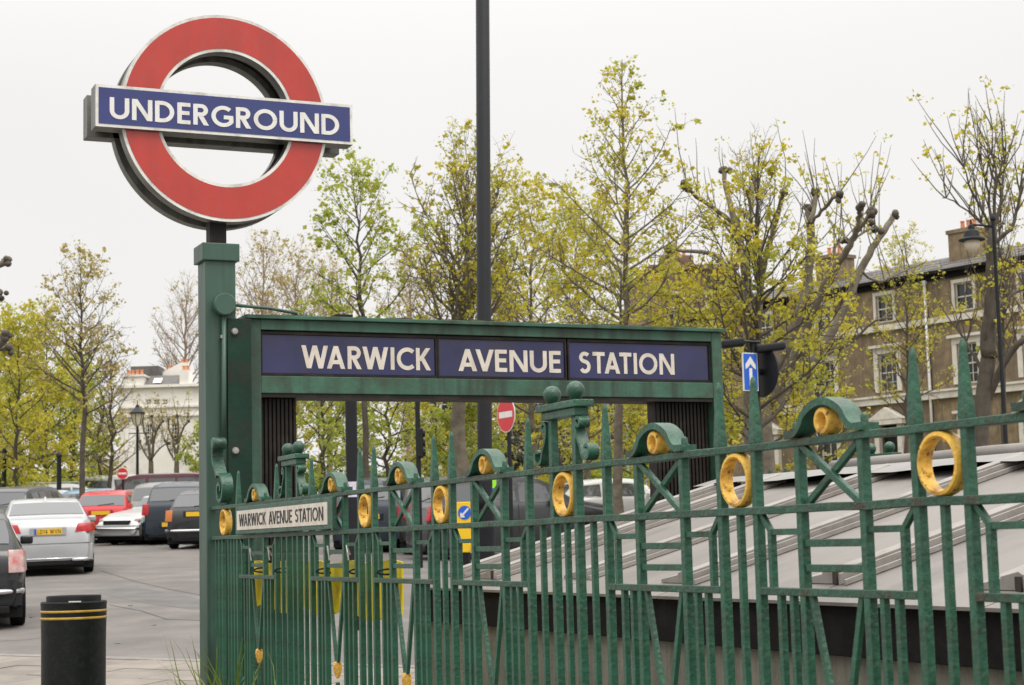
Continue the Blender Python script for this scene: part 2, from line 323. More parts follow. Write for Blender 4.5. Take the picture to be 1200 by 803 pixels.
def lettering(text, width, height, depth=0.003, weight=1.0, gap=0.13):
    """MB in the local x-z plane, centred, front towards -y; squeezed to the given width"""
    adv = 0; items = []
    for ch, nx_ in zip(text, text[1:]+' '):
        w, st = GLYPH[ch]; items.append((adv, st)); adv += w+gap-{'WA': .17, 'AV': .18, 'VE': .06, 'TA': .15, 'AT': .15, 'RW': .06}.get(ch+nx_, 0)
    adv -= gap; sx, sz = width/adv, height
    mb = MB(); k = 0
    def fn(a, b, d): return Vector(((a-adv/2)*sx, d, (b-0.5)*sz))
    for off, st in items:
        for s_ in st:
            front = -depth - 0.00025*(k % 4); k += 1
            if s_[0] == 'p':
                mb.ribbon([(x+off, y) for x, y in s_[1]], T_*weight, front, 0.0, fn)
            else:
                _, xb, yb, xt, yt, kk = s_; t = T_*weight*kk/2
                mb.prism([(off+xb-t, yb), (off+xb+t, yb), (off+xt+t, yt), (off+xt-t, yt)], front, 0.0, fn)
    return mb

# ------------------------------------------------------------------ ground, road, pavement
def gpt(d, r, dz=0.0):
    p = HD*d + RT*r; return Vector((p.x, p.y, gz(p.x, p.y)+dz))
def sheet(name, ds, rs, mats, dz=0.0):
    mb = MB(); vs = [gpt(d, r, dz) for d in ds for r in rs]; n = len(rs)
    mb.add(vs, [(i*n+j, i*n+j+1, (i+1)*n+j+1, (i+1)*n+j) for i in range(len(ds)-1) for j in range(n-1)])
    return tag(mb.build(name, mats), kind='structure')
sheet('ground', [-40, -10, 0, 20, 40, 60, 80, 110, 150, 300, 900, 2500], [-1500, -400, -100, -30, 0, 30, 100, 400, 1500], SOIL, -0.03)
sheet('road', [-20, 0, 15, 30, 45, 62], [-60, -30, 0, 30, 60], ASPHALT, 0.0)
k0, k1 = ground_at(0, 779.5), ground_at(233, 787)
kd = (k1-k0); kd.z = 0; kd.normalize()
kn = Vector((-kd.y, kd.x, 0))                                      # away from the camera
# pavement in front of the kerb: slab bed, single slabs, kerb stones
def kp(a, b, dz): 
    p = k0 + kd*a - kn*b; return Vector((p.x, p.y, gz(p.x, p.y)+dz))
mb = MB(); A_ = [-14, 0, 14, 26]; B_ = [0.16, 6, 14, 24]
mb.add([kp(a, b, 0.075) for a in A_ for b in B_], [(i*4+j, i*4+j+1, (i+1)*4+j+1, (i+1)*4+j) for i in range(3) for j in range(3)])
pavement = tag(mb.build('pavement', KERBST), kind='structure')
random.seed(3)
slab_mats = [PAVING, mat('paving_stone_pale', (0.205, 0.18, 0.152), 0.85, var=0.15, scale=3, second=(0.15, 0.13, 0.11), amount=0.5, sscale=2, bump=0.4, bscale=50)]
for i in range(-3, 14):
    for j in range(9):
        a = i*0.62 + (0.31 if j % 2 else 0); b = 0.17 + j*0.62
        c = [kp(a+0.004, b+0.004, 0), kp(a+0.614, b+0.004, 0), kp(a+0.614, b+0.614, 0), kp(a+0.004, b+0.614, 0)]
        lift = random.uniform(0.108, 0.114)
        m_ = MB(); m_.add([p+Vector((0, 0, 0.06)) for p in c]+[p+Vector((0, 0, lift)) for p in c], [(0, 1, 2, 3), (7, 6, 5, 4), (0, 4, 5, 1), (1, 5, 6, 2), (2, 6, 7, 3), (3, 7, 4, 0)])
        m_.build('paving_slab', random.choice(slab_mats), pavement)
kerb = tag(thing('kerb', None, None, k0), kind='structure')
for i in range(-5, 14):
    a = i*0.91
    c = [kp(a+0.005, -0.0, 0), kp(a+0.905, -0.0, 0), kp(a+0.905, 0.155, 0), kp(a+0.005, 0.155, 0)]
    m_ = MB(); m_.add([p-Vector((0, 0, 0.05)) for p in c]+[p+Vector((0, 0, 0.118)) for p in c], [(0, 1, 2, 3), (7, 6, 5, 4), (0, 4, 5, 1), (1, 5, 6, 2), (2, 6, 7, 3), (3, 7, 4, 0)])
    m_.build('kerb_stone', KERBST, kerb, bevel=0.012)
# painted bay lines and patched strips on the road
def strip(name, pts, w, m_, dz):
    mb = MB(); n = len(pts); vs = []
    for i, p in enumerate(pts):
        t = (pts[min(i+1, n-1)]-pts[max(i-1, 0)]); t.z = 0; t.normalize(); s_ = Vector((-t.y, t.x, 0))*w/2
        for q in (p-s_, p+s_): vs.append(Vector((q.x, q.y, gz(q.x, q.y)+dz)))
    mb.add(vs, [(2*i, 2*i+1, 2*i+3, 2*i+2) for i in range(n-1)])
    return tag(mb.build(name, m_), kind='structure')
PATCHDARK = mat('road_repair_joint', (0.055, 0.052, 0.05), 0.85, var=0.3, scale=3)
TARPATCH = mat('road_patch', (0.105, 0.10, 0.096), 0.9, var=0.2, scale=2, bump=0.6, bscale=80)
for pts in ([(132, 626), (146, 631)], [(158, 630), (172, 635)], [(180, 633.5), (197, 639)], [(208, 637), (228, 643)], [(108, 622), (128, 624)]):
    strip('bay_marking', [ground_at(*p) for p in pts], 0.55, ROADWHITE, 0.004)
strip('road_joint', [ground_at(*p) for p in ((118, 669), (160, 682), (200, 691), (260, 702))], 0.035, PATCHDARK, 0.003)
strip('road_joint', [ground_at(*p) for p in ((128, 709), (165, 716), (196, 726), (262, 728))], 0.03, PATCHDARK, 0.003)
strip('road_joint', [ground_at(*p) for p in ((-30, 752), (20, 751), (60, 747))], 0.02, PATCHDARK, 0.003)
strip('road_patch', [ground_at(*p) for p in ((130, 690), (205, 705), (262, 712))], 0.9, TARPATCH, 0.002)

# ------------------------------------------------------------------ the ornamental railing
TOP0, TOP1, LOW0, LOW1, MID0, MID1, FOOT = 1.8985, 1.920, 1.712, 1.735, 1.480, 1.502, 0.62
def fyz(X0):
    return lambda a, b, d: Vector((X0+d, a, b))
def rail_meshes():
    R = {}
    s = 0.027
    R['post'] = MB().box(-s/2, s/2, -s/2, s/2, FOOT, TOP0+0.002).mesh('post', RAIL, bevel=0.002, segs=1)
    w = 0.0165
    sp = MB(); z = [TOP1-0.001, TOP1+0.012, 2.106, 2.118]; r = [w*0.96, w*.96, 0.0068, 0.003]
    vs = [(i*r[k], j*r[k], z[k]) for k in range(4) for (i, j) in ((-1, -1), (1, -1), (1, 1), (-1, 1))]
    sp.add(vs, [(3, 2, 1, 0), (12, 13, 14, 15)] + [(k*4+i, k*4+(i+1) % 4, k*4+4+(i+1) % 4, k*4+4+i) for k in range(3) for i in range(4)])
    R['spike'] = sp.mesh('spike', RAIL, bevel=0.0015, segs=1)
    t = 0.020
    R['thin_bar'] = MB().box(-t/2, t/2, -t/2, t/2, FOOT, LOW0+0.002).mesh('bar', RAIL, bevel=0.0015, segs=1)
    R['under_bar'] = MB().box(-t/2, t/2, -t/2, t/2, FOOT, MID0+0.002).mesh('bar', RAIL, bevel=0.0015, segs=1)
    R['panel_bar'] = MB().box(-s/2, s/2, -s/2, s/2, FOOT, TOP0+0.002).mesh('bar', RAIL, bevel=0.002, segs=1)
    R['bracket_bar'] = MB().box(-t/2, t/2, -t/2, t/2, MID1-0.002, 1.669).mesh('bar', RAIL, bevel=0.0015, segs=1)
    R['rung'] = MB().box(-0.008, 0.008, -0.138, 0.138, -0.0105, 0.0105).mesh('rung', RAIL, bevel=0.0015, segs=1)
    R['side_rung'] = MB().box(-0.008, 0.008, 0, 0.145, -0.009, 0.009).mesh('rung', RAIL, bevel=0.0015, segs=1)
    R['cross_a'] = MB().bar((-0.004, -0.136, LOW1-0.003), (-0.004, 0.136, TOP0+0.003), 0.020, 0.016).mesh('brace', RAIL, bevel=0.0015, segs=1)
    R['cross_b'] = MB().bar((0.006, -0.136, TOP0+0.003), (0.006, 0.136, LOW1-0.003), 0.020, 0.016).mesh('brace', RAIL, bevel=0.0015, segs=1)
    R['vee_a'] = MB().bar((0, 0.118, MID0+0.003), (0, 0.012, 1.085), 0.021, 0.016).mesh('brace', RAIL, bevel=0.0015, segs=1)
    R['vee_b'] = MB().bar((0, -0.118, MID0+0.003), (0, -0.012, 1.085), 0.021, 0.016).mesh('brace', RAIL, bevel=0.0015, segs=1)
    R['strut_a'] = MB().bar((0, 0, LOW0+0.003), (0, 0.050, 1.662), 0.017, 0.016).mesh('brace', RAIL, bevel=0.0015, segs=1)
    R['strut_b'] = MB().bar((0, 0, LOW0+0.003), (0, -0.050, 1.662), 0.017, 0.016).mesh('brace', RAIL, bevel=0.0015, segs=1)
    Mx = Matrix.Rotation(pi/2, 4, 'Y')
    # gold ring set between the posts (axis along X), with small studs inside
    rg = MB(); prof = [(0.0665, -0.016), (0.070, -0.021), (0.0785, -0.020), (0.0815, -0.012), (0.0815, 0.012), (0.0785, 0.020), (0.070, 0.021), (0.0665, 0.016), (0.0645, 0.0)]
    rg.lathe(prof, 40, Mx, closed=True)
    for a in (-0.35, 1.8, 4.0):
        rg.lathe([(0, -0.009), (0.006, -0.008), (0.009, 0), (0.006, 0.008), (0, 0.009)], 8, Matrix.Translation((0, 0.063*cos(a), 0.063*sin(a))))
    R['ring'] = rg.mesh('ring', GOLD, smooth=True, angle=0.7)
    # small gold roundel under the arch: a short tube with a pierced face
    sr = MB(); sr.lathe([(0.0215, -0.020), (0.0255, -0.026), (0.035, -0.025), (0.0385, -0.018), (0.0385, 0.022), (0.034, 0.026), (0.0215, 0.026)], 28, Mx, closed=True)
    R['arch_ring'] = sr.mesh('ring', GOLD, smooth=True, angle=0.7)
    # arch: bell curve ribbon with flat feet
    pts = []
    for i in range(33):
        u = -1+2*i/32
        y = 0.150*u; a = abs(u)
        if a < 0.62: z = TOP1+0.030+0.063*cos(a/0.62*1.12)**0.9
        else:
            e = (a-0.62)/0.38; z0 = TOP1+0.030+0.063*cos(1.12)**0.9
            z = z0 + (TOP1+0.012-z0)*(1-(1-e)**2)
        pts.append((y, z))
    pts = [(-0.185, TOP1+0.012)] + pts + [(0.185, TOP1+0.012)]
    ar = MB(); ar.ribbon(pts, 0.021, -0.030, 0.030, fyz(0.0))
    R['arch'] = ar.mesh('arch', RAIL, smooth=True, angle=0.6)
    kn_ = MB()
    kn_.lathe([(0, 0.026), (0.008, 0.024), (0.0105, 0.018), (0.0105, 0.0), (0.014, -0.003), (0, -0.003)], 10)
    R['knob'] = kn_.mesh('knob', RAIL, smooth=True, angle=0.8)
    # pillar cap and balls
    cp = MB(); cp.box(-0.028, 0.028, -0.142, 0.142, 2.092, 2.122).box(-0.040, 0.040, -0.166, 0.166, 2.1225, 2.148)
    R['cap'] = cp.mesh('pillar_cap', RAIL, bevel=0.004, segs=2)
    bl = MB(); bl.lathe([(0, 0.0)]+[(0.017, -0.002)]+[(0.0335*sin(pi*k/14), 0.036-0.0335*cos(pi*k/14)) for k in range(3, 14)]+[(0, 0.0695)], 22)
    R['ball'] = bl.mesh('ball', RAIL, smooth=True)
    R['pillar_post'] = MB().box(-0.0145, 0.0145, -0.0145, 0.0145, FOOT, 2.0925).mesh('post', RAIL, bevel=0.002, segs=1)
    # S scroll beside the pillar
    def spiral(cx, cz, r0, r1, a0, a1, n=18): return [(cx+(r0+(r1-r0)*i/n)*cos(a0+(a1-a0)*i/n), cz+(r0+(r1-r0)*i/n)*sin(a0+(a1-a0)*i/n)) for i in range(n+1)]
    sc = spiral(0.046, 2.066, 0.008, 0.021, radians(-200), radians(180), 20)
    for i in range(1, 12):
        t_ = i/12; sc.append((0.025+0.040*t_**1.8, 2.060-0.085*t_))
    sc += spiral(0.104, 1.966, 0.038, 0.012, radians(180), radians(500), 22)
    m_ = MB(); m_.ribbon(sc, 0.0125, -0.021, 0.021, fyz(0)); R['scroll_a'] = m_.mesh('scroll', RAIL, smooth=True, angle=0.7)
    m_ = MB(); m_.ribbon([(-a, b) for a, b in sc], 0.0125, -0.021, 0.021, fyz(0)); R['scroll_b'] = m_.mesh('scroll', RAIL, smooth=True, angle=0.7)
    gd = MB(); gd.lathe([(0.010, 0.012), (0.019, 0.006), (0.022, -0.012), (0.020, -0.035), (0.012, -0.06), (0.007, -0.07), (0, -0.072)], 12)
    R['drop'] = gd.mesh('gold_drop', GOLD, smooth=True, angle=0.8)
    R['drop_bar'] = MB().box(-0.009, 0.009, -0.009, 0.009, FOOT, 0.985).mesh('bar', RAIL, bevel=0.001, segs=1)
    return R
RM = rail_meshes()
def railing(X0, y_pillar, y_start, y_end, label, left=0.775, right=0.764, flip=1, last_gap=True):
    root = thing('railing', label, 'railing', (X0, y_pillar, FOOT))
    def put(name, key, y, z=0, x=0, parent=None): return place(name, RM[key], parent or root, (X0+x*flip, y, z))
    for nm, z0, z1, m_ in (('top_rail', TOP0, TOP1, RAILTOP), ('lower_rail', LOW0, LOW1, RAILTOP)):
        # the hammered rail wavers by a millimetre or two along its length
        mb = MB(); ys = [y_start+(y_end-y_start)*i/60 for i in range(61)]; random.seed(len(nm))
        vs = []
        for y in ys:
            e = random.uniform(-.0018, .0018)
            vs += [(X0-0.019, y, z0+e), (X0+0.019, y, z0+e), (X0+0.019, y, z1+e), (X0-0.019, y, z1+e)]
        mb.add(vs, [(0, 1, 2, 3), (240, 243, 242, 241)]+[(4*i+k, 4*i+(k+1) % 4, 4*i+4+(k+1) % 4, 4*i+4+k) for i in range(60) for k in range(4)])
        mb.build(nm, m_, root, bevel=0.002, segs=1)
    def spiked(y):
        p = put('post', 'post', y); put('spike', 'spike', y, parent=p)
    def bay(yc, half):
        for s_ in (-1, 1):
            put('bar', 'panel_bar', yc+s_*0.151)
            for o in (0.213, 0.277): put('bar', 'under_bar', yc+s_*o)
            put('bar', 'bracket_bar', yc+s_*(half-0.067))
        mb = MB(); mb.box(X0-0.0155, X0+0.0155, yc-half+0.012, yc+half-0.012, MID0, MID1); mb.build('middle_rail', RAILTOP, root, bevel=0.002, segs=1)
        for z in (1.6265, 1.5575): put('rung', 'rung', yc, z)
        for s_ in (-1, 1):
            mb = MB(); a, b = sorted((yc+s_*0.160, yc+s_*(half-0.074))); mb.box(X0-0.008, X0+0.008, a, b, 1.651, 1.669); mb.build('rung', RAIL, root, bevel=0.0015, segs=1)
        put('brace', 'strut_a', yc-half+0.016); put('brace', 'strut_b', yc+half-0.016)
        put('brace', 'cross_a', yc); put('brace', 'cross_b', yc)
        put('brace', 'vee_a', yc); put('brace', 'vee_b', yc); put('gold_drop', 'drop', yc, 1.075); put('bar', 'drop_bar', yc)
        a_ = put('arch', 'arch', yc); put('ring', 'arch_ring', yc+0.004, TOP1+0.0395, parent=a_)
        for s_ in (-1, 1): put('knob', 'knob', yc+s_*0.163, TOP1+0.0225, parent=a_)
    def ring_gap(yc):
        spiked(yc-0.1005); spiked(yc+0.1005); put('ring', 'ring', yc, (TOP0+LOW1)/2); put('bar', 'thin_bar', yc)
    def pillar(yc):
        for s_ in (-1, 1):
            spiked(yc+s_*0.323); put('post', 'pillar_post', yc+s_*0.098); put('bar', 'thin_bar', yc+s_*0.21)
        put('bar', 'thin_bar', yc); put('ring', 'ring', yc, (TOP0+LOW1)/2)
        c = put('pillar_cap', 'cap', yc)
        for s_ in (-1, 1): put('ball', 'ball', yc+s_*0.098, 2.149, parent=c)
        put('scroll', 'scroll_a', yc+0.098); put('scroll', 'scroll_b', yc-0.098)
    pillar(y_pillar)
    for sgn, w in ((1, left), (-1, right)):
        y = y_pillar + sgn*0.323; k = 0
        while True:
            yc = y+sgn*w/2
            if not (y_start+0.3 < yc < y_end-0.3): break
            bay(yc, w/2); y += sgn*w; k += 1
            if k % 3 == 0:
                if not (y_start < y+sgn*0.65 < y_end): 
                    break
                pillar(y+sgn*0.323); y += sgn*0.646
            else:
                if not (y_start < y+sgn*0.2 < y_end): break
                if sgn > 0 and k == 4 and not last_gap: break
                ring_gap(y+sgn*0.1005); y += sgn*0.201
    return root
XF = 2.7176
near_rail = railing(XF+0.0135, 5.658, 1.9, 10.755, 'green iron railing with gold rings and spikes, station name plate fixed to it', last_gap=False)
# end piece against the tall post: spiked post, ring, upright scroll, close bars
def put_n(name, key, y, z=0, x=0.0135, parent=None): return place(name, RM[key], parent or near_rail, (XF+x, y, z))
p_ = put_n('post', 'post', 10.16); put_n('spike', 'spike', 10.16, parent=p_)
for y in (10.24, 10.31, 10.38, 10.52, 10.60, 10.68): put_n('bar', 'thin_bar', y)
put_n('ring', 'ring', 10.46, 1.817)
sc = []
def spiral2(cx, cz, r0, r1, a0, a1, n=22): return [(cx+(r0+(r1-r0)*i/n)*cos(a0+(a1-a0)*i/n), cz+(r0+(r1-r0)*i/n)*sin(a0+(a1-a0)*i/n)) for i in range(n+1)]
pts = spiral2(10.50, 2.015, 0.020, 0.095, radians(560), radians(90), 30) 
MB().ribbon(pts, 0.022, -0.035, 0.035, fyz(XF+0.0135)).build('scroll', RAIL, near_rail, smooth=True, angle=0.7)
pts = [(10.56, 2.10), (10.60, 2.15), (10.655, 2.20), (10.66, 2.26), (10.64, 2.29)]
MB().ribbon(pts, 0.026, -0.035, 0.035, fyz(XF+0.0135)).build('scroll', RAIL, near_rail, smooth=True, angle=0.7)
Mx_ = Matrix.Rotation(pi/2, 4, 'Y')
MB().lathe([(0, -0.045), (0.032, -0.043), (0.037, -0.036), (0.037, 0.036), (0.032, 0.043), (0, 0.045)], 20, Mx_).build('knob', RAIL, near_rail, (XF+0.0135, 10.62, 2.31), smooth=True, angle=0.7)
# plinth under the railing
MB().box(XF-0.012, XF+0.10, 1.9, 10.75, -0.3, FOOT+0.004).build('plinth', CONCRETE, near_rail, bevel=0.01)
# station name plate on the railing
pl = MB(); pl.box(XF-0.042, XF-0.018, 8.20, 10.03, 1.738, 1.898)
plate = pl.build('name_plate', RAIL, near_rail, bevel=0.004)
plate['label'] = 'cream name plate with black letters in a green frame'
MB().box(XF-0.046, XF-0.041, 8.275, 9.985, 1.762, 1.873).build('plate_face', CREAM, plate)
Mlet = Matrix.Translation((XF-0.0462, 9.13, 1.8175)) @ Matrix.Rotation(-pi/2, 4, 'Z')
lt = lettering('WARWICK AVENUE STATION', 1.60, 0.070, 0.002, weight=0.82)
lt.v = [tuple(Mlet @ Vector(p)) for p in lt.v]
lt.build('lettering', BLACKLET, plate)
# yellow plastic board tied to the back of the railing by cable ties
brd = thing('plastic_board', 'bright yellow plastic board strapped low behind the green railing', 'board', (XF+0.09, 8.7, 1.1))
mb = MB(); N = 40; vs = []
for i in range(N+1):
    y = 7.50+2.55*i/N; wob = 0.012*sin(i*0.9)+0.006*sin(i*2.3); zt = 1.575+0.008*sin(i*0.7); zb = 1.315+0.022*sin(i*0.55+1)
    for (x, z) in ((0.055, zt), (0.055+wob, (zt+zb)/2), (0.05, zb), (0.06, zb), (0.065+wob, (zt+zb)/2), (0.065, zt)): vs.append((XF+x, y, z))
mb.add(vs, [(0, 1, 2, 3, 4, 5), tuple(N*6+k for k in (5, 4, 3, 2, 1, 0))]+[(i*6+k, i*6+(k+1) % 6, i*6+6+(k+1) % 6, i*6+6+k) for i in range(N) for k in range(6)])
mb.build('sheet', YELLOWPL, brd)
for y in (7.62, 8.02, 8.55, 9.30, 9.72):
    tie = [(XF+0.03+0.048*cos(a), y+0.005*sin(2*a), 1.53+0.012*sin(a)) for a in [2*pi*k/16 for k in range(17)]]
    MB().tube(tie, 0.0045, 6).build('strap', BLACKPLASTIC, brd)
for y in (8.05, 8.35, 9.42, 9.80):
    pts = [(XF-0.012, y, 1.585), (XF-0.014, y+0.01, 1.625), (XF-0.012, y+0.03, 1.655), (XF+0.0, y+0.06, 1.65), (XF+0.02, y+0.07, 1.61)]
    MB().tube(pts, 0.004, 6).build('wire_hook', STEEL, brd)

# ------------------------------------------------------------------ roundel sign on its tall post
PX0, PX1, PY0, PY1 = 2.688, 2.886, 10.765, 10.965
rs = thing('roundel_sign', 'red ring and blue bar station roundel on a tall green post', 'sign', ((PX0+PX1)/2, (PY0+PY1)/2, 0.27))
MB().box(PX0, PX1, PY0, PY1, 0.1, 3.49).build('post', POSTGREEN, rs, bevel=0.008)
MB().box(PX0-0.022, PX1+0.022, PY0-0.022, PY1+0.022, 3.487, 3.600).build('post_cap', POSTGREEN, rs, bevel=0.006)
MB().box(2.735, 2.845, 10.83, 10.93, 3.599, 3.80).build('neck', DARKMETAL, rs, bevel=0.004)
RC = Vector((2.829, 10.80, 4.425)); Mr = Matrix.Rotation(-pi/2, 4, 'X')    # local z -> -Y... ring axis along Y
def ring_y(name, r0, r1, y0, y1, m_, parent, n=96, sharp=0.5):
    mb = MB(); mb.lathe([(r0, y0), (r1, y0), (r1, y1), (r0, y1)], n, Matrix.Translation((RC.x, 0, RC.z)) @ Matrix(((1, 0, 0, 0), (0, 0, 1, 0), (0, 1, 0, 0), (0, 0, 0, 1))), closed=True)
    return mb.build(name, m_, parent, smooth=True, angle=sharp)
YF = 10.765
core = ring_y('ring_core', 0.475, 0.640, YF+0.09, YF+0.27, DARKMETAL, rs)
for nm, ya, yb, front in (('front', YF, YF+0.10, YF), ('back', YF+0.25, YF+0.34, YF+0.34)):
    rbx = ring_y('ring_box', 0.437, 0.682, ya, yb, BOXGREY, rs)
    s_ = -1 if nm == 'front' else 1
    y0, y1 = sorted((front, front+s_*0.004))
    ring_y('ring_edge', 0.437, 0.682, y0-0.001, y1+0.001, EDGEWHITE, rbx)
    y0, y1 = sorted((front+s_*0.0055, front+s_*0.008))
    ring_y('ring_face', 0.4575, 0.662, y0, y1, REDENAMEL, rbx)
BX0, BX1, BZ0, BZ1 = 1.985, 3.680, 4.298, 4.572
MB().box(BX0+0.06, BX1-0.06, YF+0.08, YF+0.27, BZ0+0.04, BZ1-0.04).build('bar_core', DARKMETAL, rs)
for nm in ('front', 'back'):
    if nm == 'front': ya, yb, yf, s_ = YF-0.035, YF+0.10, YF-0.035, -1
    else: ya, yb, yf, s_ = YF+0.25, YF+0.375, YF+0.375, 1
    bb = MB().box(BX0, BX1, ya, yb, BZ0, BZ1).build('bar_box', BOXGREY, rs, bevel=0.004)
    y0, y1 = sorted((yf+s_*0.0005, yf+s_*0.004)); MB().box(BX0+0.002, BX1-0.002, y0, y1, BZ0+0.002, BZ1-0.002).build('bar_edge', EDGEWHITE, bb)
    y0, y1 = sorted((yf+s_*0.0045, yf+s_*0.007)); MB().box(BX0+0.021, BX1-0.021, y0, y1, BZ0+0.021, BZ1-0.021).build('bar_face', BLUEENAMEL, bb)
    t_ = lettering('UNDERGROUND', 1.508, 0.136, 0.003, weight=1.12)
    t_.build('lettering', WHITEEN, bb, ((BX0+BX1)/2-0.003, yf+s_*0.0075, (BZ0+BZ1)/2-0.0125), (0, 0, 0 if nm == 'front' else pi))
# conduit, junction box and clip on the post
MB().tube([(2.80, 10.735, 3.17), (2.795, 10.735, 2.6), (2.79, 10.735, 2.33)], 0.016, 10).build('conduit', POSTGREEN, rs, smooth=True)
MB().lathe([(0, -0.04), (0.066, -0.04), (0.072, -0.032), (0.072, 0.03), (0, 0.03)], 20, Matrix.Translation((2.80, 10.735, 3.20)) @ Matrix.Rotation(-pi/2, 4, 'X')).build('junction_box', POSTGREEN, rs, smooth=True, angle=0.6)
MB().box(2.776, 2.808, 10.726, 10.762, 2.985, 3.005).build('conduit_clip', STEEL, rs)
MB().tube([(2.86, 10.735, 3.20), (3.1, 10.745, 3.188), (3.30, 10.79, 3.166)], 0.011, 8).build('conduit', POSTGREEN, rs, smooth=True)

# ------------------------------------------------------------------ station name sign over the stairs
SY, SX0, SX1, SZ0, SZ1 = 10.80, 2.98, 6.495, 2.645, 3.145
ss = thing('station_sign', 'green framed gantry with dark blue station name panels above the stairs', 'sign', ((SX0+SX1)/2, SY+0.13, 0.4))
DP = 0.26
MB().box(SX0, SX0+0.078, SY, SY+DP, 0.2, SZ1-0.021).build('frame_upright', SIGNGREEN, ss, bevel=0.004)
MB().box(SX1-0.082, SX1, SY, SY+DP, 0.2, SZ1-0.021).build('frame_upright', SIGNGREEN, ss, bevel=0.004)
MB().box(SX0+0.079, SX1-0.083, SY+0.002, SY+DP-0.002, 3.056, SZ1-0.021).build('top_beam', SIGNGREEN, ss, bevel=0.004)
MB().box(SX0-0.03, SX1+0.025, SY-0.035, SY+DP+0.03, SZ1-0.020, SZ1+0.004).build('top_lip', SIGNGREEN, ss, bevel=0.003)
MB().box(SX0+0.079, SX1-0.083, SY+0.002, SY+DP-0.002, SZ0, 2.757).build('lower_beam', SIGNGREEN, ss, bevel=0.004)
MB().box(SX0+0.079, SX1-0.083, SY+0.01, SY+DP-0.01, SZ0-0.026, SZ0-0.002).build('shaded_underside', DARKMETAL, ss)  # dark strip standing in for the shaded underside of the lower beam
MB().box(SX0+0.079, SX1-0.083, SY+0.06, SY+0.20, 2.758, 3.055).build('backing', DARKMETAL, ss)
# dark glazing beads round three panels
PANELS = [(3.073, 4.272, 'WARWICK', 3.339, 4.240), (4.300, 5.240, 'AVENUE', 4.442, 5.211), (5.276, 6.396, 'STATION', 5.356, 6.112)]
for (xa, xb, word, wa, wb) in PANELS:
    pn = MB().box(xa, xb, SY+0.030, SY+0.058, 2.776, 3.030).build('sign_panel', SIGNBLUE, ss, bevel=0.003)
    fr = MB()
    fr.box(xa-0.012, xb+0.012, SY+0.018, SY+0.056, 3.0305, 3.0495).box(xa-0.012, xb+0.012, SY+0.018, SY+0.056, 2.7605, 2.7755)
    fr.box(xa-0.0125, xa-0.0005, SY+0.019, SY+0.055, 2.776, 3.030).box(xb+0.0005, xb+0.0125, SY+0.019, SY+0.055, 2.776, 3.030)
    fr.build('bead', DARKMETAL, pn)
    lettering(word, wb-wa, 0.150, 0.003, weight=1.10).build('lettering', CREAM, pn, ((wa+wb)/2, SY+0.0298, 2.888))
# plate between post and gantry
pt = MB().box(2.822, SX0-0.002, 10.738, 10.762, 0.3, 3.115).build('side_plate', DARKGREEN, ss, bevel=0.003)
for z in (3.03, 2.27): MB().lathe([(0, -0.02), (0.018, -0.019), (0.024, -0.008), (0.024, 0), (0, 0)], 12, Matrix.Translation((2.868, 10.738, z)) @ Matrix.Rotation(-pi/2, 4, 'X')).build('bolt', STEEL, pt)
# ribbed dark pilasters behind each upright
def ribbed(xa, xb, n):
    mb = MB(); w = (xb-xa)/n
    mb.box(xa, xb, SY+0.10, SY+0.22, 0.25, SZ0-0.028)
    for i in range(n): mb.box(xa+w*(i+0.15), xa+w*(i+0.75), SY+0.078, SY+0.099, 0.26, SZ0-0.03)
    return mb.build('ribbed_pilaster', DARKMETAL, ss)
ribbed(SX0+0.09, 3.318, 9); ribbed(5.985, SX1-0.09, 14)
# spotlights and debris on top
MB().box(3.58, 3.70, SY+0.04, SY+0.16, SZ1+0.004, SZ1+0.034).build('top_box', DARKMETAL, ss, bevel=0.004)
mb = MB(); random.seed(8)
for i in range(34):
    x = SX0+0.05+i*0.1; mb.box(x, x+random.uniform(0.05, 0.12), SY+0.02+random.uniform(-.02, .02), SY+0.2, SZ1+0.0045, SZ1+random.uniform(0.008, 0.02))
mb.build('top_flashing', mat('mossy_lead_flashing', (0.06, 0.055, 0.04), 0.9, var=0.4, scale=12, second=(0.06, 0.09, 0.03), amount=0.7, sscale=6), ss)
# the railing on the far side of the stairs
far_rail = railing(6.60, 9.09, 6.2, 10.9, 'second green railing beyond the grey roof, only its ball caps showing')

# ------------------------------------------------------------------ low grey roof behind the railing
XE, ZE, RT_, YA, YB, XR = 3.50, 1.424, 0.272, 1.2, 9.18, 5.42
ro = thing('stair_roof', 'low grey sheet metal roof with raised battens behind the railing', 'roof', (XE+1, 5, 0.2))
def rz_(x): return ZE+RT_*(x-XE)
edges = [2.24+1.03*i for i in range(7)]
FLASH = mat('pale_roof_flashing', (0.21, 0.20, 0.19), 0.55, var=0.14, scale=3, second=(0.13, 0.12, 0.11), amount=0.6, sscale=3, bump=0.4, bscale=6)
lims = [YA]+edges+[YB]
for y0, y1 in zip(lims, lims[1:]):
    mb = MB()
    mb.add([(x, yy, rz_(x)+dz) for dz in (-0.012, 0) for (x, yy) in ((XE-0.03, y0+0.004), (XE-0.03, y1-0.004), (XR, y1-0.004), (XR, y0+0.004))],
           [(3, 2, 1, 0), (4, 5, 6, 7), (0, 1, 5, 4), (1, 2, 6, 5), (2, 3, 7, 6), (3, 0, 4, 7)])
    mb.build('roof_sheet', LEAD, ro)
def roof_strip(nm, m_, prof, x0, x1, y):
    mb = MB(); n = len(prof)
    mb.add([(x, y+o, rz_(x)+z) for x in (x0, x1) for (o, z) in prof], [tuple(range(n)), tuple(range(2*n-1, n-1, -1))]+[(i, n+i, n+(i+1) % n, (i+1) % n) for i in range(n)])
    mb.build(nm, m_, ro)
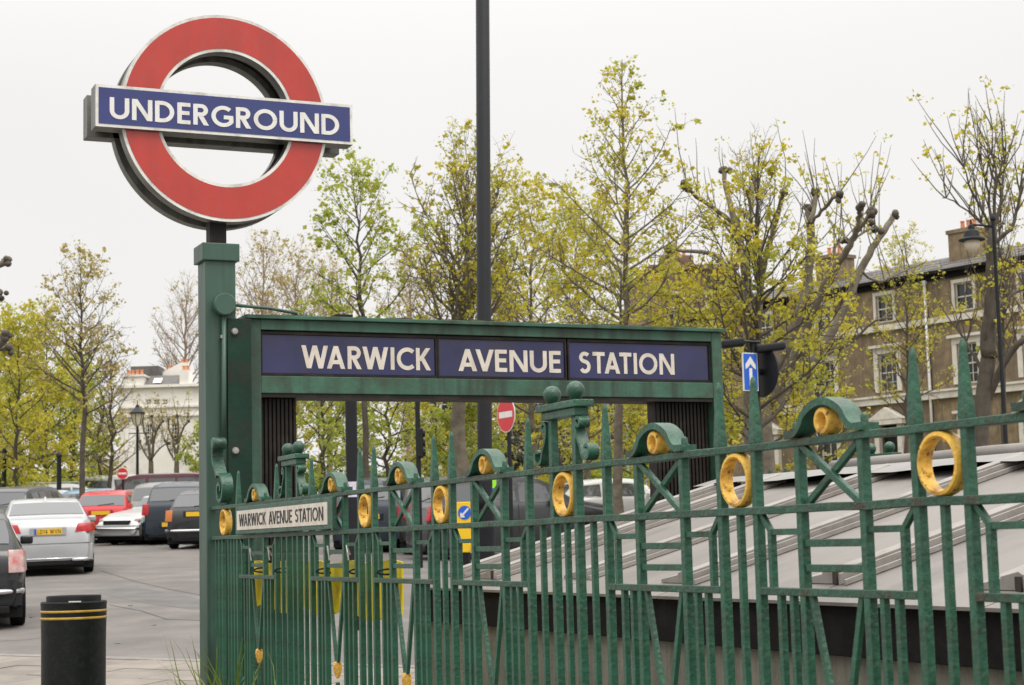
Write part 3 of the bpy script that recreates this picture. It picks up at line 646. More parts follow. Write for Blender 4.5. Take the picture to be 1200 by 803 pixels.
for k, y in enumerate(edges+[YB-0.26]):
    xs_ = XE+0.13+0.03*(k % 2)
    roof_strip('cover_strip', BATTEN, [(0.0, 0.003), (0.0, 0.050), (0.020, 0.060), (0.105, 0.044), (0.107, 0.036), (0.25, 0.016), (0.25, 0.003)], xs_, XR, y)
    roof_strip('batten', BATTEN, [(-0.026, 0.003), (-0.026, 0.042), (-0.012, 0.042), (-0.012, 0.003)], xs_-0.01, XR, y)
    roof_strip('seam', SEAMDARK, [(-0.013, 0.002), (-0.013, 0.012), (0.001, 0.012), (0.001, 0.002)], xs_, XR, y)
    roof_strip('batten', BATTEN, [(-0.066, 0.003), (-0.066, 0.022), (-0.050, 0.022), (-0.050, 0.003)], xs_-0.015, XR, y)
    roof_strip('seam', SEAMDARK, [(-0.0495, 0.002), (-0.0495, 0.006), (-0.0265, 0.006), (-0.0265, 0.002)], xs_, XR, y)
    MB().box(xs_-0.008, xs_-0.001, y+0.002, y+0.03, rz_(xs_)+0.001, rz_(xs_)+0.045).build('strip_end', SEAMDARK, ro)
# ridge flashing: draped sheet with lifted ends, then the rolled ridge
mb = MB(); N = 60; vs = []
random.seed(5)
for i in range(N+1):
    y = YA+(YB-YA)*i/N; e = 0.006*sin(i*0.8)+random.uniform(-.004, .004)
    for (dx, dz) in ((-0.14, 0.052+e), (-0.05, 0.075+e*.5), (0.06, 0.10), (0.20, 0.09), (0.5, 0.0)): vs.append((XR+dx, y, rz_(XR-0.14)+dz))
mb.add(vs, [(i*5+k, i*5+k+1, i*5+6+k, i*5+5+k) for i in range(N) for k in range(4)])
mb.build('ridge_flashing', FLASH, ro, smooth=True)
MB().box(XR-0.02, XR+0.6, YA, YB-0.01, 0.8, rz_(XR-0.14)+0.03).build('ridge_upstand', FASCIA, ro)
MB().tube([(XR+0.75, YB-0.2-i*0.5, rz_(XR)+0.10+0.004*(i % 2)) for i in range(14)], 0.055, 12).build('ridge_roll', LEAD, ro, smooth=True)
MB().box(XR+0.6, XR+0.9, 2.5, YB-0.2, 0.8, rz_(XR)+0.06).build('ridge_upstand', FASCIA, ro)
MB().box(XE, XE+0.05, YA, YB-0.02, 1.229, rz_(XE)-0.014).build('fascia', FASCIA, ro, bevel=0.004)
MB().box(XE+0.03, XE+0.25, YA, YB-0.03, -0.1, 1.2285).build('stair_wall', CONCRETE, ro)
MB().add([(XE+0.06, YB-0.03, 0.2), (XR, YB-0.03, 0.2), (XR, YB-0.03, rz_(XR)-0.02), (XE+0.06, YB-0.03, rz_(XE)-0.02)], [(0, 1, 2, 3)]).build('gable', FASCIA, ro)

# ------------------------------------------------------------------ cars
def lerp_tab(tab, x):
    if x <= tab[0][0]: return tab[0][1]
    for (a, va), (b, vb) in zip(tab, tab[1:]):
        if x <= b: return va+(vb-va)*(x-a)/(b-a) if b > a else vb
    return tab[-1][1]
SPECS = {
 # top profile from the rear (x=0) to the front, belt line, wheel centres, side glass spans, rear glass span, windscreen span
 'saloon': dict(L=4.75, W=1.85, H=1.46, R=0.325, top=[(0, .62), (.05, .84), (.12, 1.02), (.22, 1.075), (.62, 1.10), (.80, 1.13), (1.45, 1.40), (1.75, 1.445), (2.3, 1.46), (2.75, 1.42), (3.55, 1.02), (3.8, .97), (4.45, .82), (4.65, .70), (4.75, .48)],
                belt=[(0, .72), (.3, .93), (1.5, .97), (3.5, .93), (4.75, .66)], wheels=(1.02, 3.85), side=[(1.02, 1.78), (1.86, 2.52), (2.60, 3.24)], rear=(.86, 1.40), front=(2.86, 3.46), plate=.845, lamp=(.80, 1.0)),
 'hatch': dict(L=3.95, W=1.74, H=1.48, R=0.30, top=[(0, .55), (.04, .80), (.10, .96), (.16, 1.02), (.52, 1.37), (.72, 1.435), (1.3, 1.475), (1.9, 1.48), (2.3, 1.44), (2.98, 1.05), (3.2, .99), (3.65, .88), (3.86, .72), (3.95, .45)],
               belt=[(0, .80), (.3, .95), (1.5, .97), (3, .95), (3.95, .66)], wheels=(.68, 3.18), side=[(.58, 1.22), (1.30, 2.52)], rear=(.20, .50), front=(2.42, 2.92), plate=.72, lamp=(.70, .98)),
 'suv': dict(L=4.45, W=1.84, H=1.68, R=0.345, top=[(0, .55), (.03, .90), (.08, 1.06), (.14, 1.12), (.42, 1.55), (.60, 1.625), (1.2, 1.67), (2.0, 1.68), (2.45, 1.63), (3.15, 1.20), (3.4, 1.13), (4.1, 1.0), (4.36, .80), (4.45, .50)],
             belt=[(0, .90), (.3, 1.08), (1.5, 1.10), (3.1, 1.07), (4.45, .8)], wheels=(.85, 3.60), side=[(.50, 1.02), (1.10, 1.90), (1.98, 2.75)], rear=(.18, .40), front=(2.58, 3.08), plate=.88, lamp=(.80, 1.10)),
 'van': dict(L=4.9, W=1.92, H=1.95, R=0.34, top=[(0, .5), (.03, 1.0), (.08, 1.2), (.22, 1.82), (.36, 1.91), (1.2, 1.95), (3.0, 1.95), (3.4, 1.88), (4.15, 1.22), (4.3, 1.16), (4.7, .98), (4.82, .8), (4.9, .5)],
             belt=[(0, 1.1), (.3, 1.18), (4.0, 1.15), (4.9, .8)], wheels=(.95, 3.95), side=[(.45, 1.5), (1.6, 2.6), (2.72, 3.75)], rear=(.10, .20), front=(3.50, 4.08), plate=.9, lamp=(.85, 1.3)),
 'classic': dict(L=4.3, W=1.66, H=1.34, R=0.31, top=[(0, .5), (.08, .72), (.25, .84), (.75, .93), (1.25, 1.27), (1.6, 1.33), (2.0, 1.34), (2.25, 1.30), (2.62, .98), (2.8, .94), (3.7, .86), (4.05, .74), (4.22, .58), (4.3, .42)],
                 belt=[(0, .62), (.3, .80), (1.5, .88), (3.0, .86), (4.3, .52)], wheels=(.85, 3.4), side=[(.95, 1.5), (1.58, 2.38)], rear=(.82, 1.18), front=(2.30, 2.58), plate=.62, lamp=(.6, .75)),
}
PAINTS = {}
def paint(name, c, rough=0.28, metal=0.0, coat=0.35):
    if name not in PAINTS: PAINTS[name] = mat(name, c, rough, metal, var=0.05, scale=3, coat=coat, spec=0.35)
    return PAINTS[name]
class Shape:
    def __init__(s, sp): s.sp = sp; s.zr = sp['H']
    def pts(s, x):
        sp = s.sp; L, W, R = sp['L'], sp['W'], sp['R']
        e = abs(x-L/2)/(L/2); w = W/2*(1-0.17*e**7-0.02*e**2)
        zt = lerp_tab(sp['top'], x); zb = min(lerp_tab(sp['belt'], x), zt-0.03)
        t = max(0, min(1, (zt-zb)/(s.zr-1.0))); wr = w*(0.93-0.21*t)
        zs = 0.21+0.10*max(0, (e-0.86)/0.14)
        for xw in sp['wheels']:
            d = abs(x-xw); Ra = R+0.055
            if d < Ra: zs = max(zs, R+sqrt(Ra*Ra-d*d))
        zs = min(zs, zb-0.04)
        g = lambda f: zs+(zb-zs)*f
        P = [(w*.93, zs), (w*.985, g(.28)), (w, g(.62)), (w*.992, g(.86)), (w*.97, g(.97)), (w*.95, zb+0.006)]
        ze = zt-0.055*t-0.012
        for f in (.12, .5, .9): P.append((w*.945+(wr-w*.945)*f, zb+0.006+(ze-zb-0.006)*f))
        P += [(wr*.975, ze+(zt-ze)*.45), (wr*.90, ze+(zt-ze)*.78), (wr*.62, zt-(zt-ze)*.06), (wr*.30, zt), (0, zt+0.003)]
        return P
    def surf(s, x, q):
        P = s.pts(x); i = max(0, min(len(P)-2, int(q))); f = q-i
        return Vector((x, P[i][0]+(P[i+1][0]-P[i][0])*f, P[i][1]+(P[i+1][1]-P[i][1])*f))
    def nrm(s, x, q):
        a = s.surf(x-.006, q); b = s.surf(x+.006, q); c = s.surf(x, max(0, q-.05)); d = s.surf(x, min(12.999, q+.05))
        n = (b-a).cross(d-c)
        if n.length < 1e-9: return Vector((0, 0, 1))
        n.normalize()
        if n.y < -0.02 or (abs(n.y) < .02 and n.z < 0): n = -n
        return n
    def rear_x(s, z):
        t = s.sp['top']
        for (a, va), (b, vb) in zip(t, t[1:]):
            if va <= z <= vb: return a+(b-a)*(z-va)/(vb-va)
        return 0
    def front_x(s, z):
        t = s.sp['top'][::-1]
        for (a, va), (b, vb) in zip(t, t[1:]):
            if va <= z <= vb: return a+(b-a)*(z-va)/(vb-va)
        return s.sp['L']
def patch(mb, S, corner, off=0.006, nx=8, nq=6, side=1):
    """corner: ((x,q) bottom-left, bottom-right, top-right, top-left) on the body surface"""
    c = corner; vs = []
    for i in range(nx+1):
        u = i/nx
        for j in range(nq+1):
            v = j/nq
            x = (c[0][0]*(1-u)+c[1][0]*u)*(1-v)+(c[3][0]*(1-u)+c[2][0]*u)*v
            q = (c[0][1]*(1-u)+c[1][1]*u)*(1-v)+(c[3][1]*(1-u)+c[2][1]*u)*v
            p = S.surf(x, q)+S.nrm(x, q)*off
            vs.append((p.x, p.y*side, p.z))
    n = nq+1
    mb.add(vs, [(i*n+j, (i+1)*n+j, (i+1)*n+j+1, i*n+j+1) for i in range(nx) for j in range(nq)])
    return mb
def make_wheel(R):
    tm = MB(); w = 0.095
    Mw = Matrix.Rotation(pi/2, 4, 'X')
    tm.lathe([(R*.62, -w*.8), (R*.80, -w), (R*.95, -w*.92), (R, -w*.6), (R, w*.6), (R*.95, w*.92), (R*.80, w), (R*.62, w*.8)], 28, Mw, closed=True)
    tyre = tm.mesh('tyre', TYRE, smooth=True, angle=0.8)
    rm = MB(); rm.lathe([(R*.64, -w*.82), (R*.60, -w*.75), (R*.60, w*.75), (R*.64, w*.82)], 24, Mw, closed=True)
    rm.lathe([(0, -w*.35), (R*.6, -w*.30), (R*.6, w*.30), (0, w*.35)], 20, Mw)
    for k in range(5):
        a = 2*pi*k/5
        for sg in (-1, 1): rm.bar((R*.1*cos(a), sg*w*.62, R*.1*sin(a)), (R*.6*cos(a), sg*w*.62, R*.6*sin(a)), R*.16, 0.03, side=(0, 1, 0))
    return tyre, rm.mesh('rim', RIM, smooth=True, angle=0.5)
WHEELS = {}
CARMESH = {}
def car(label, kind, pos, yaw, body, group=None, plate=True, plate_text=None, lamp_mat=None, chrome=False, dark_lower=False, front_detail=False, roof_rails=False, big_chrome=False, plate_z=None, tilt=True, name=None, spoiler=False):
    sp = SPECS[kind]; S = Shape(sp); L, W, H, R = sp['L'], sp['W'], sp['H'], sp['R']
    nm = name or {'van': 'parked_van'}.get(kind, 'parked_car')
    root = bpy.data.objects.new(nm, None); root.empty_display_size = 0.4
    # sit on the sloping road: build a frame whose z is the road normal
    f = Vector((cos(yaw), sin(yaw), 0)); f.z = gz(pos.x+f.x, pos.y+f.y)-gz(pos.x, pos.y); f.normalize()
    up = Vector((-SLOPE*HD.x, -SLOPE*HD.y, 1)).normalized(); lf = up.cross(f).normalized(); up = f.cross(lf)
    Mo = Matrix((f, lf, up)).transposed().to_4x4(); Mo.translation = pos
    # origin half way under the car
    root.matrix_basis = Mo @ Matrix.Translation((-L/2, 0, 0)); link(root); tag(root, label, 'van' if kind == 'van' else 'car', group)
    def B(mb, name, m_, parent=None, **kw): return mb.build(name, m_, parent or root, local=True, **kw)
    key = kind
    if key not in CARMESH:
        xs = set()
        for (x, _) in sp['top']: xs.add(round(x, 4))
        n = 64
        for i in range(n+1): xs.add(round(L*i/n, 4))
        for xw in sp['wheels']:
            for k in range(-8, 9): xs.add(round(xw+(R+0.054)*sin(k/8*pi/2), 4))
        xs = sorted(x for x in xs if 0 <= x <= L)
        mb = MB(); rows = [S.pts(x) for x in xs]; m = len(rows[0])
        vs = []
        for x, P in zip(xs, rows):
            vs += [(x, y, z) for y, z in P] + [(x, -y, z) for y, z in P[-2::-1]]
        k = 2*m-1
        mb.add(vs, [(i*k+j, i*k+j+1, (i+1)*k+j+1, (i+1)*k+j) for i in range(len(xs)-1) for j in range(k-1)] + [tuple(range(k)), tuple((len(xs)-1)*k+j for j in range(k-1, -1, -1))])
        CARMESH[key] = mb.mesh('body', BLACKPAINT, smooth=True, angle=0.75)
    bm_ = CARMESH[key].copy(); bm_.materials.clear(); bm_.materials.append(body)
    bo = place('body', bm_, root, local=True)
    mb = MB(); mb.box(.22, L-.22, -W*.455, W*.455, .135, .60); B(mb, 'underbody', BLACKPLASTIC)  # underbody box made low and wide to deepen the shadow beneath the car
    # glass
    for sd_ in (-1, 1):
        for (a, b) in sp['side']:
            mb = MB(); 
            ta = a+(.10 if a == sp['side'][0][0] else 0); tb = b-(.16 if (a, b) == sp['side'][-1] else 0)
            patch(mb, S, ((a, 5.45), (b, 5.45), (tb, 7.85), (ta, 7.85)), side=sd_); B(mb, 'side_window', CARGLASS, smooth=True)
    for nm_, (a, b) in (('rear_window', sp['rear']), ('windscreen', sp['front'])):
        mb = MB(); vs = []
        for i in range(9):
            x = a+(b-a)*i/8
            for j in range(17):
                q = 9.6+(13-9.6)*min(j, 16-j)/8; sg = 1 if j <= 8 else -1
                qq = min(q, 12.999); p = S.surf(x, qq)
                t0 = S.surf(max(a-.02, x-.02), qq); t1 = S.surf(x+.02, qq); sl_ = (t1.z-t0.z)/max(1e-6, t1.x-t0.x); n_ = Vector((-sl_, 0, 1)).normalized()
                p = p+n_*0.008; vs.append((p.x, p.y*sg, p.z))
        mb.add(vs, [(i*17+j, (i+1)*17+j, (i+1)*17+j+1, i*17+j+1) for i in range(8) for j in range(16)])
        B(mb, nm_, CARGLASS, smooth=True)
    # wheels
    if R not in WHEELS: WHEELS[R] = make_wheel(R)
    ty, rmm = WHEELS[R]
    for xw in sp['wheels']:
        for sg in (-1, 1):
            w_ = place('wheel', ty, root, (xw, sg*(W/2-.125), R), local=True); place('rim', rmm, w_, local=True)
    # bumpers
    lower = BLACKPLASTIC if dark_lower else body
    zb_ = .60 if kind not in ('suv', 'van') else .66
    mb = MB(); mb.box(-.012, .10, -W*.36, W*.36, .20, .30); B(mb, 'diffuser', BLACKPLASTIC, bevel=.02)
    def bumper(x, dirn, nm_, m_, z0, z1, d):
        mb = MB(); prof = []; K = 14
        for i in range(K+1):
            u = -1+2*i/K; y = u*W/2*.90; bx = x-dirn*(d*(1-abs(u)**3.2)); prof.append((bx, y))
        vs = []
        for (bx, y) in prof:
            for (o, z) in ((-.10, z0), (.0, z0+.03), (.012, (z0+z1)/2), (.0, z1-.02), (-.10, z1)): vs.append((bx-dirn*o, y, z))
        mb.add(vs, [(i*5+j, i*5+j+1, i*5+6+j, i*5+5+j) for i in range(K) for j in range(4)])
        mb.add([(prof[0][0]+dirn*.35, -W/2*.93, z) for z in (z0, z1)]+[vs[0], vs[4]], [(0, 2, 3, 1)]); mb.add([(prof[-1][0]+dirn*.35, W/2*.93, z) for z in (z0, z1)]+[vs[-5], vs[-1]], [(0, 1, 3, 2)])
        return B(mb, nm_, m_, smooth=True, angle=0.9)
    bumper(0.10, 1, 'rear_bumper', lower, .26, zb_, .12); bumper(L-.10, -1, 'front_bumper', lower, .24, .56, .12)
    if big_chrome:
        mb = MB(); mb.tube([(.10, -W*.46, .47), (-.035, -W*.30, .47), (-.05, 0, .47), (-.035, W*.30, .47), (.10, W*.46, .47)], .035, 10); B(mb, 'bumper_trim', CHROME, smooth=True)
        mb = MB(); mb.tube([(L-.08, -W*.46, .45), (L+.04, -W*.30, .45), (L+.05, 0, .45), (L+.04, W*.30, .45), (L-.08, W*.46, .45)], .035, 10); B(mb, 'bumper_trim', CHROME, smooth=True)
    elif chrome:
        mb = MB(); mb.tube([(-.01, -W*.36, .33), (-.035, 0, .33), (-.01, W*.36, .33)], .013, 8); B(mb, 'bumper_trim', CHROME, smooth=True)
        for sg in (-1, 1):
            mb = MB(); mb.tube([(-.025, sg*W*.24, .30), (-.015, sg*W*.40, .305)], .035, 10); B(mb, 'exhaust_tip', CHROME, smooth=True)
    # door, boot and bonnet shut lines
    sl2 = MB(); th = .006
    for sd_ in (-1, 1):
        for xd in [(a_[1]+b_[0])/2 for a_, b_ in zip(sp['side'], sp['side'][1:])]+[sp['side'][-1][1]+.12]:
            patch(sl2, S, ((xd-th, 1.2), (xd+th, 1.2), (xd+th, 5.1), (xd-th, 5.1)), off=.003, nx=1, nq=8, side=sd_)
    zc_ = zb_+.015; xc_ = S.rear_x(zc_)
    for j in range(10): y0_, y1_ = -W*.42+W*.84*j/10, -W*.42+W*.84*(j+1)/10; sl2.add([(xc_-.004, y0_, zc_-th), (xc_-.004, y1_, zc_-th), (xc_+.002, y1_, zc_+th), (xc_+.002, y0_, zc_+th)], [(0, 1, 2, 3)])
    B(sl2, 'shut_lines', BLACKPLASTIC)['kind'] = 'stuff'
    # lamps: tail lamps wrap the rear corner, head lamps the front
    z0, z1 = sp['lamp']; lm = lamp_mat or TAILRED
    for sg in (-1, 1):
        if kind in ('suv', 'hatch', 'van'):
            xa = S.rear_x(z0)+.012; xb = S.rear_x(z1)+.012; mb = MB()
            y0, y1 = (W*.355, W*.455) if kind != 'van' else (W*.40, W*.455)
            mb.add([(xa-.045, sg*y0, z0), (xa-.005, sg*(y1+.012), z0), (xa+.18, sg*(y1+.058), z0+.02), (xb-.045, sg*y0, z1), (xb-.005, sg*(y1+.010), z1), (xb+.18, sg*(y1+.050), z1-.02), (xa+.15, sg*y0, z0), (xb+.15, sg*y0, z1)],
                   [(0, 1, 4, 3), (1, 2, 5, 4), (0, 3, 7, 6), (3, 4, 5, 7), (0, 6, 2, 1), (2, 6, 7, 5)])
            tl = B(mb, 'tail_light', lm, bevel=0.012, segs=2, smooth=True, angle=0.9)
        else:
            xa = S.rear_x(z0); xb = S.rear_x(z1); mb = MB()
            mb.add([(xa-.018, sg*W*.27, z0+.03), (xa+.03, sg*W*.452, z0+.02), (xa+.26, sg*W*.495, z0+.07), (xb-.018, sg*W*.30, z1-.01), (xb+.03, sg*W*.445, z1), (xb+.26, sg*W*.482, z1-.005), (xa+.2, sg*W*.27, z0), (xb+.2, sg*W*.30, z1-.04)],
                   [(0, 1, 4, 3), (1, 2, 5, 4), (0, 3, 7, 6), (3, 4, 5, 7), (0, 6, 2, 1), (2, 6, 7, 5)])
            tl = B(mb, 'tail_light', lm, bevel=0.012, segs=2, smooth=True, angle=0.9)
        zf = .66 if kind not in ('suv', 'van') else .82
        xf = S.front_x(zf)
        mb = MB(); mb.lathe([(0, .03), (.06, .024), (.085, .0), (.085, -.08), (0, -.08)], 16, Matrix.Translation((xf-.02, sg*W*.36, zf-.02)) @ Matrix.Rotation(pi/2, 4, 'Y')); B(mb, 'head_light', TAILCLEAR, smooth=True, angle=.7)
        mb = MB(); wx = sp['front'][1]-.42; zz = lerp_tab(sp['belt'], wx)+.06
        mb.box(wx-.05, wx+.06, sg*(W/2-.02), sg*(W/2+.15), zz-.055, zz+.065); B(mb, 'mirror', body, bevel=.035, segs=3, smooth=True, angle=.9)
    mb = MB(); zf = .60; xf = S.front_x(zf); mb.box(xf-.05, xf+.05, -W*.26, W*.26, zf-.08, zf+.07); B(mb, 'grille', BLACKPLASTIC, bevel=0.01)
    if front_detail:
        for k in range(4): mb = MB(); mb.box(xf+.05, xf+.058, -W*.25, W*.25, zf-.065+k*.036, zf-.055+k*.036); B(mb, 'grille_bar', CHROME)
    if plate:
        pz = plate_z or sp['plate']; px = S.rear_x(pz)-.03 if pz > zb_ else -.055
        sl_ = 0.0
        rec = MB(); rec.box(px-.004, px+.10, -.34, .34, pz-.085, pz+.085); B(rec, 'plate_recess', body, bevel=0.02)
        pb = MB(); pb.box(px-.012, px-.005, -.26, .26, pz-.056, pz+.056); po = B(pb, 'number_plate', PLATEYEL)
        if plate_text:
            bl = MB(); bl.box(px-.0135, px-.0122, .215, .259, pz-.055, pz+.055); B(bl, 'plate_band', BLUESIGN, parent=po)
            t_ = lettering(plate_text, .43, .079, 0.0015, weight=.8); Ml = Matrix.Translation((px-.0135, -.02, pz)) @ Matrix.Rotation(-pi/2, 4, 'Z')
            t_.v = [tuple(Ml @ Vector(p)) for p in t_.v]; B(t_, 'plate_lettering', BLACKLET, parent=po)
    if kind == 'saloon' or spoiler:
        xr0 = sp['rear'][1]+.03; mb = MB(); mb.bar((xr0+.02, 0, lerp_tab(sp['top'], xr0)+.0), (xr0+.18, 0, lerp_tab(sp['top'], xr0+.18)+.06), .03, .03, side=(0, 1, 0)); B(mb, 'aerial', body)
    if roof_rails:
        for sg in (-1, 1): mb = MB(); mb.tube([(.7, sg*W*.33, H-.03), (.85, sg*W*.335, H+.045), (2.3, sg*W*.335, H+.045), (2.5, sg*W*.33, H-.05)], .016, 8); B(mb, 'roof_rail', STEEL, smooth=True)
    if kind in ('suv', 'hatch', 'van'):
        xw = sp['rear'][0]; mb = MB(); mb.tube([(xw-.005, .1, lerp_tab(sp['top'], xw)+.01), (xw+.03, -.35, lerp_tab(sp['top'], xw+.03)+.03)], .008, 6); B(mb, 'wiper', BLACKPLASTIC)
    return root
AZ = lambda deg: pi/2 + YAW - radians(deg)          # heading measured clockwise from the camera heading
silver = paint('silver_paint', (0.37, 0.375, 0.38), 0.28, 0.2); blackp = paint('black_car_paint', (0.012, 0.013, 0.015)); redp = paint('red_car_paint', (0.42, 0.012, 0.018))
bluep = paint('light_blue_car_paint', (0.20, 0.33, 0.46), 0.3, 0.2); whitep = paint('white_car_paint', (0.50, 0.50, 0.48)); greyp = paint('grey_car_paint', (0.17, 0.165, 0.15), 0.3, 0.3)
maroonp = paint('maroon_car_paint', (0.075, 0.018, 0.026)); navyp = paint('navy_car_paint', (0.012, 0.020, 0.032)); pearlp = paint('pale_silver_paint', (0.48, 0.49, 0.48), 0.3, 0.3)
darkgp = paint('dark_grey_car_paint', (0.05, 0.052, 0.055), 0.3, 0.3)
def rear_at(px, Z, kind, az):
    """put the middle of the car so that its rear sits at image column px, depth Z"""
    p = stand(px, Z, 640); a = AZ(az); L = SPECS[kind]['L']/2; q = p+Vector((cos(a), sin(a), 0))*L; q.z = gz(q.x, q.y); return q
def rear_car(label, kind, px, Z, az, body, **kw): return car(label, kind, rear_at(px, Z, kind, az), AZ(az), body, **kw)
rear_car('silver saloon seen from behind, standing alone on the open road', 'saloon', 57, 33.2, -17, silver, plate_text='LD14 WVN', chrome=True)
rear_car('small black hatchback with chrome bumper strip behind the litter bin', 'hatch', -50, 21.4, -18, blackp, big_chrome=True, lamp_mat=TAILCLEAR)
GP = 'cars parked in the echelon bays'
rear_car('red hatchback parked nose in beside the old pale classic car', 'hatch', 118, 48.8, -5, redp, plate_z=.86)
a_ = AZ(205); q = stand(165, 48.2, 640)
car('pale silver classic car with its grille facing out of the bay', 'classic', q+Vector((-cos(a_)*1.0, -sin(a_)*1.0, 0.04)), a_, pearlp, front_detail=True, big_chrome=True, plate=False)
rear_car('dark hatchback parked between the classic car and the grey estate', 'hatch', 158, 52, 2, darkgp)
rear_car('grey tall hatchback with red tail lamps next to the black one', 'suv', 181, 49, 3, greyp, dark_lower=True, plate_z=.98)
rear_car('black tall hatchback with a low yellow plate on its bumper', 'suv', 202, 46.5, 5, navyp, plate_z=.55)
rear_car('small black car with orange lamps beside the tall green post', 'hatch', 230, 43.5, 4, blackp, chrome=False, plate_z=.88, lamp_mat=AMBER, big_chrome=True)
a_ = AZ(-78); q = stand(190, 62, 620)
car('dark maroon people carrier standing side-on behind the bay cars', 'van', q, a_, maroonp, plate=False)
q = stand(146, 74, 620); car('white van end showing beyond the red hatchback', 'van', q, AZ(20), whitep, plate=False)
rear_car('light blue hatchback beyond the silver saloon', 'hatch', 90, 56, 2, bluep)
rear_car('white estate car with red lamp beyond the silver saloon', 'hatch', 24, 56, 14, whitep)
rear_car('second pale blue saloon standing behind the white estate', 'saloon', 66, 62, 24, bluep, plate=False)
rear_car('silver estate with roof rails under the pollarded trees', 'suv', 14, 60, 40, pearlp, roof_rails=True)
rear_car('dark grey car with wide rear screen left of the white estate', 'suv', -6, 44, 6, darkgp)
# cars behind the railing, seen between its bars
rear_car('black four wheel drive car with chrome badge behind the railing', 'suv', 512, 37.5, 6, blackp, dark_lower=True, plate_z=.80)
rear_car('black hatchback standing left of the four wheel drive car', 'suv', 432, 39, 4, navyp, plate_z=.82)
q = stand(606, 36.5, 620); car('dark grey hatchback side-on behind the keep-left bollard', 'suv', q, AZ(70), darkgp, plate=False)
q = stand(728, 47, 600); car('white hatchback parked beyond the slim tree trunk', 'hatch', q, AZ(78), whitep, plate=False)
q = stand(800, 52, 600); car('silver saloon parked beyond the right-hand pilaster', 'saloon', q, AZ(80), pearlp, plate=False)

# ------------------------------------------------------------------ litter bin
bp = at(86.5, 700, 11.7); bz = gz(bp.x, bp.y)+0.11; H_B = bp.z-bz
lb = thing('litter_bin', 'round black litter bin with two gold bands on the pavement', 'bin', (bp.x, bp.y, bz))
BINM = mat('black_bin_plastic', (0.006, 0.008, 0.008), 0.5, spec=0.22, var=0.25, scale=30, second=(0.025, 0.028, 0.026), amount=0.5, sscale=22, lo=.5, hi=.7, bump=0.25, bscale=80)
r = 0.222
MB().lathe([(r*.93, 0), (r*.95, .02), (r*.955, H_B-.30), (r*.975, H_B-.055), (r*.985, H_B-.035), (r*.96, H_B-.025), (r*.88, H_B-.03), (r*.86, H_B-.2), (0, H_B-.2)], 56).build('body', BINM, lb, (bp.x, bp.y, bz), smooth=True, angle=.6)
for z in (H_B-.115, H_B-.075+.005):
    MB().lathe([(r*.968, -.008), (r*.979, -.007), (r*.980, .007), (r*.969, .008)], 56).build('gold_band', mat('bin_gold_band', (.45, .27, .03), .45, var=.2, scale=15), lb, (bp.x, bp.y, bz+z-.02), smooth=True)
MB().lathe([(r*.80, H_B-.1), (r*.815, H_B+.005), (r*.80, H_B+.012), (r*.76, H_B+.005), (r*.75, H_B-.15)], 48).build('inner_liner', BLACKPLASTIC, lb, (bp.x, bp.y, bz), smooth=True, angle=.6)
MB().box(.02, .10, -r*.965, -r*.92, H_B-.028, H_B-.020).build('worn_rim_patch', WHITEEN, lb, (bp.x, bp.y, bz), rot=(0, 0, YAW))

# ------------------------------------------------------------------ poles, signs and lamps
def vpole(px, py, Z, r, ztop, m_, parent, name='pole', taper=1.0, n=16):
    p = at(px, py, Z); g = gz(p.x, p.y)
    MB().tube([(p.x, p.y, g-.1), (p.x, p.y, g+.5), (p.x, p.y, ztop)], [r, r, r*taper], n).build(name, m_, parent, smooth=True, angle=.7)
    return p, g
def face_frame(p, az):
    """matrix whose local -y looks back towards the camera, turned az degrees"""
    return Matrix.Translation(p) @ Matrix.Rotation(YAW-radians(az), 4, 'Z')
def disc(mb, M, r, y0, y1, n=40, mi=0, cx=0, cz=0): mb.prism([(cx+r*cos(2*pi*k/n), cz+r*sin(2*pi*k/n)) for k in range(n)], y0, y1, lambda a, b, d: M @ Vector((a, d, b)), mi); return mb
# tall lamp column rising out of the picture
q = at(566.5, 300, 20.0); g = gz(q.x, q.y); ln_ = (at(565.5, 0, 20.0)-at(568.5, 600, 20.0)); ln_ /= ln_.z
q = at(568.5, 600, 20.0); lt_ = lambda h: (q.x+ln_.x*(g+h-q.z), q.y+ln_.y*(g+h-q.z), g+h)
lc = thing('lamp_column', 'tall dark grey lamp column rising behind the station sign', 'lamp post', (q.x, q.y, g))
MB().tube([lt_(-.1), lt_(1.4)], .112, 20).build('base', POLEGREY, lc, smooth=True, angle=.7)
MB().tube([lt_(1.4), lt_(1.5), lt_(11)], [.112, .086, .074], 20).build('shaft', POLEGREY, lc, smooth=True)
hd = q + HD*.3 - RT*.9
MB().tube([(q.x, q.y, g+10.9), (q.x-RT.x*.4, q.y-RT.y*.4, g+11.25), (q.x-RT.x*1.1, q.y-RT.y*1.1, g+11.3)], .035, 10).build('arm', POLEGREY, lc, smooth=True)
MB().box(-.45, .12, -.11, .11, -.05, .06).build('lantern', POLEGREY, lc, (q.x-RT.x*1.2, q.y-RT.y*1.2, g+11.3), rot=(0, 0, YAW), bevel=.03)
# shorter pole with paper notice
q = at(412, 520, 20.5); g = gz(q.x, q.y)
sp_ = thing('signal_post', 'stout black post with a pale notice wrapped round it', 'post', (q.x, q.y, g))
MB().tube([(q.x, q.y, g-.1), (q.x, q.y, at(412, 430, 20.5).z)], .070, 18).build('shaft', POLEGREY, sp_, smooth=True, angle=.7)
za, zb = at(412, 583, 20.5).z, at(412, 565, 20.5).z
MB().tube([(q.x, q.y, za), (q.x, q.y, zb)], .0725, 18, cap=False).build('notice', mat('lilac_paper', (.62, .56, .68), .7, var=.1, scale=20), sp_, smooth=True)
MB().lathe([(.072, 0), (.08, .01), (.05, .06), (0, .07)], 16).build('cap', POLEGREY, sp_, (q.x, q.y, at(412, 430, 20.5).z), smooth=True)
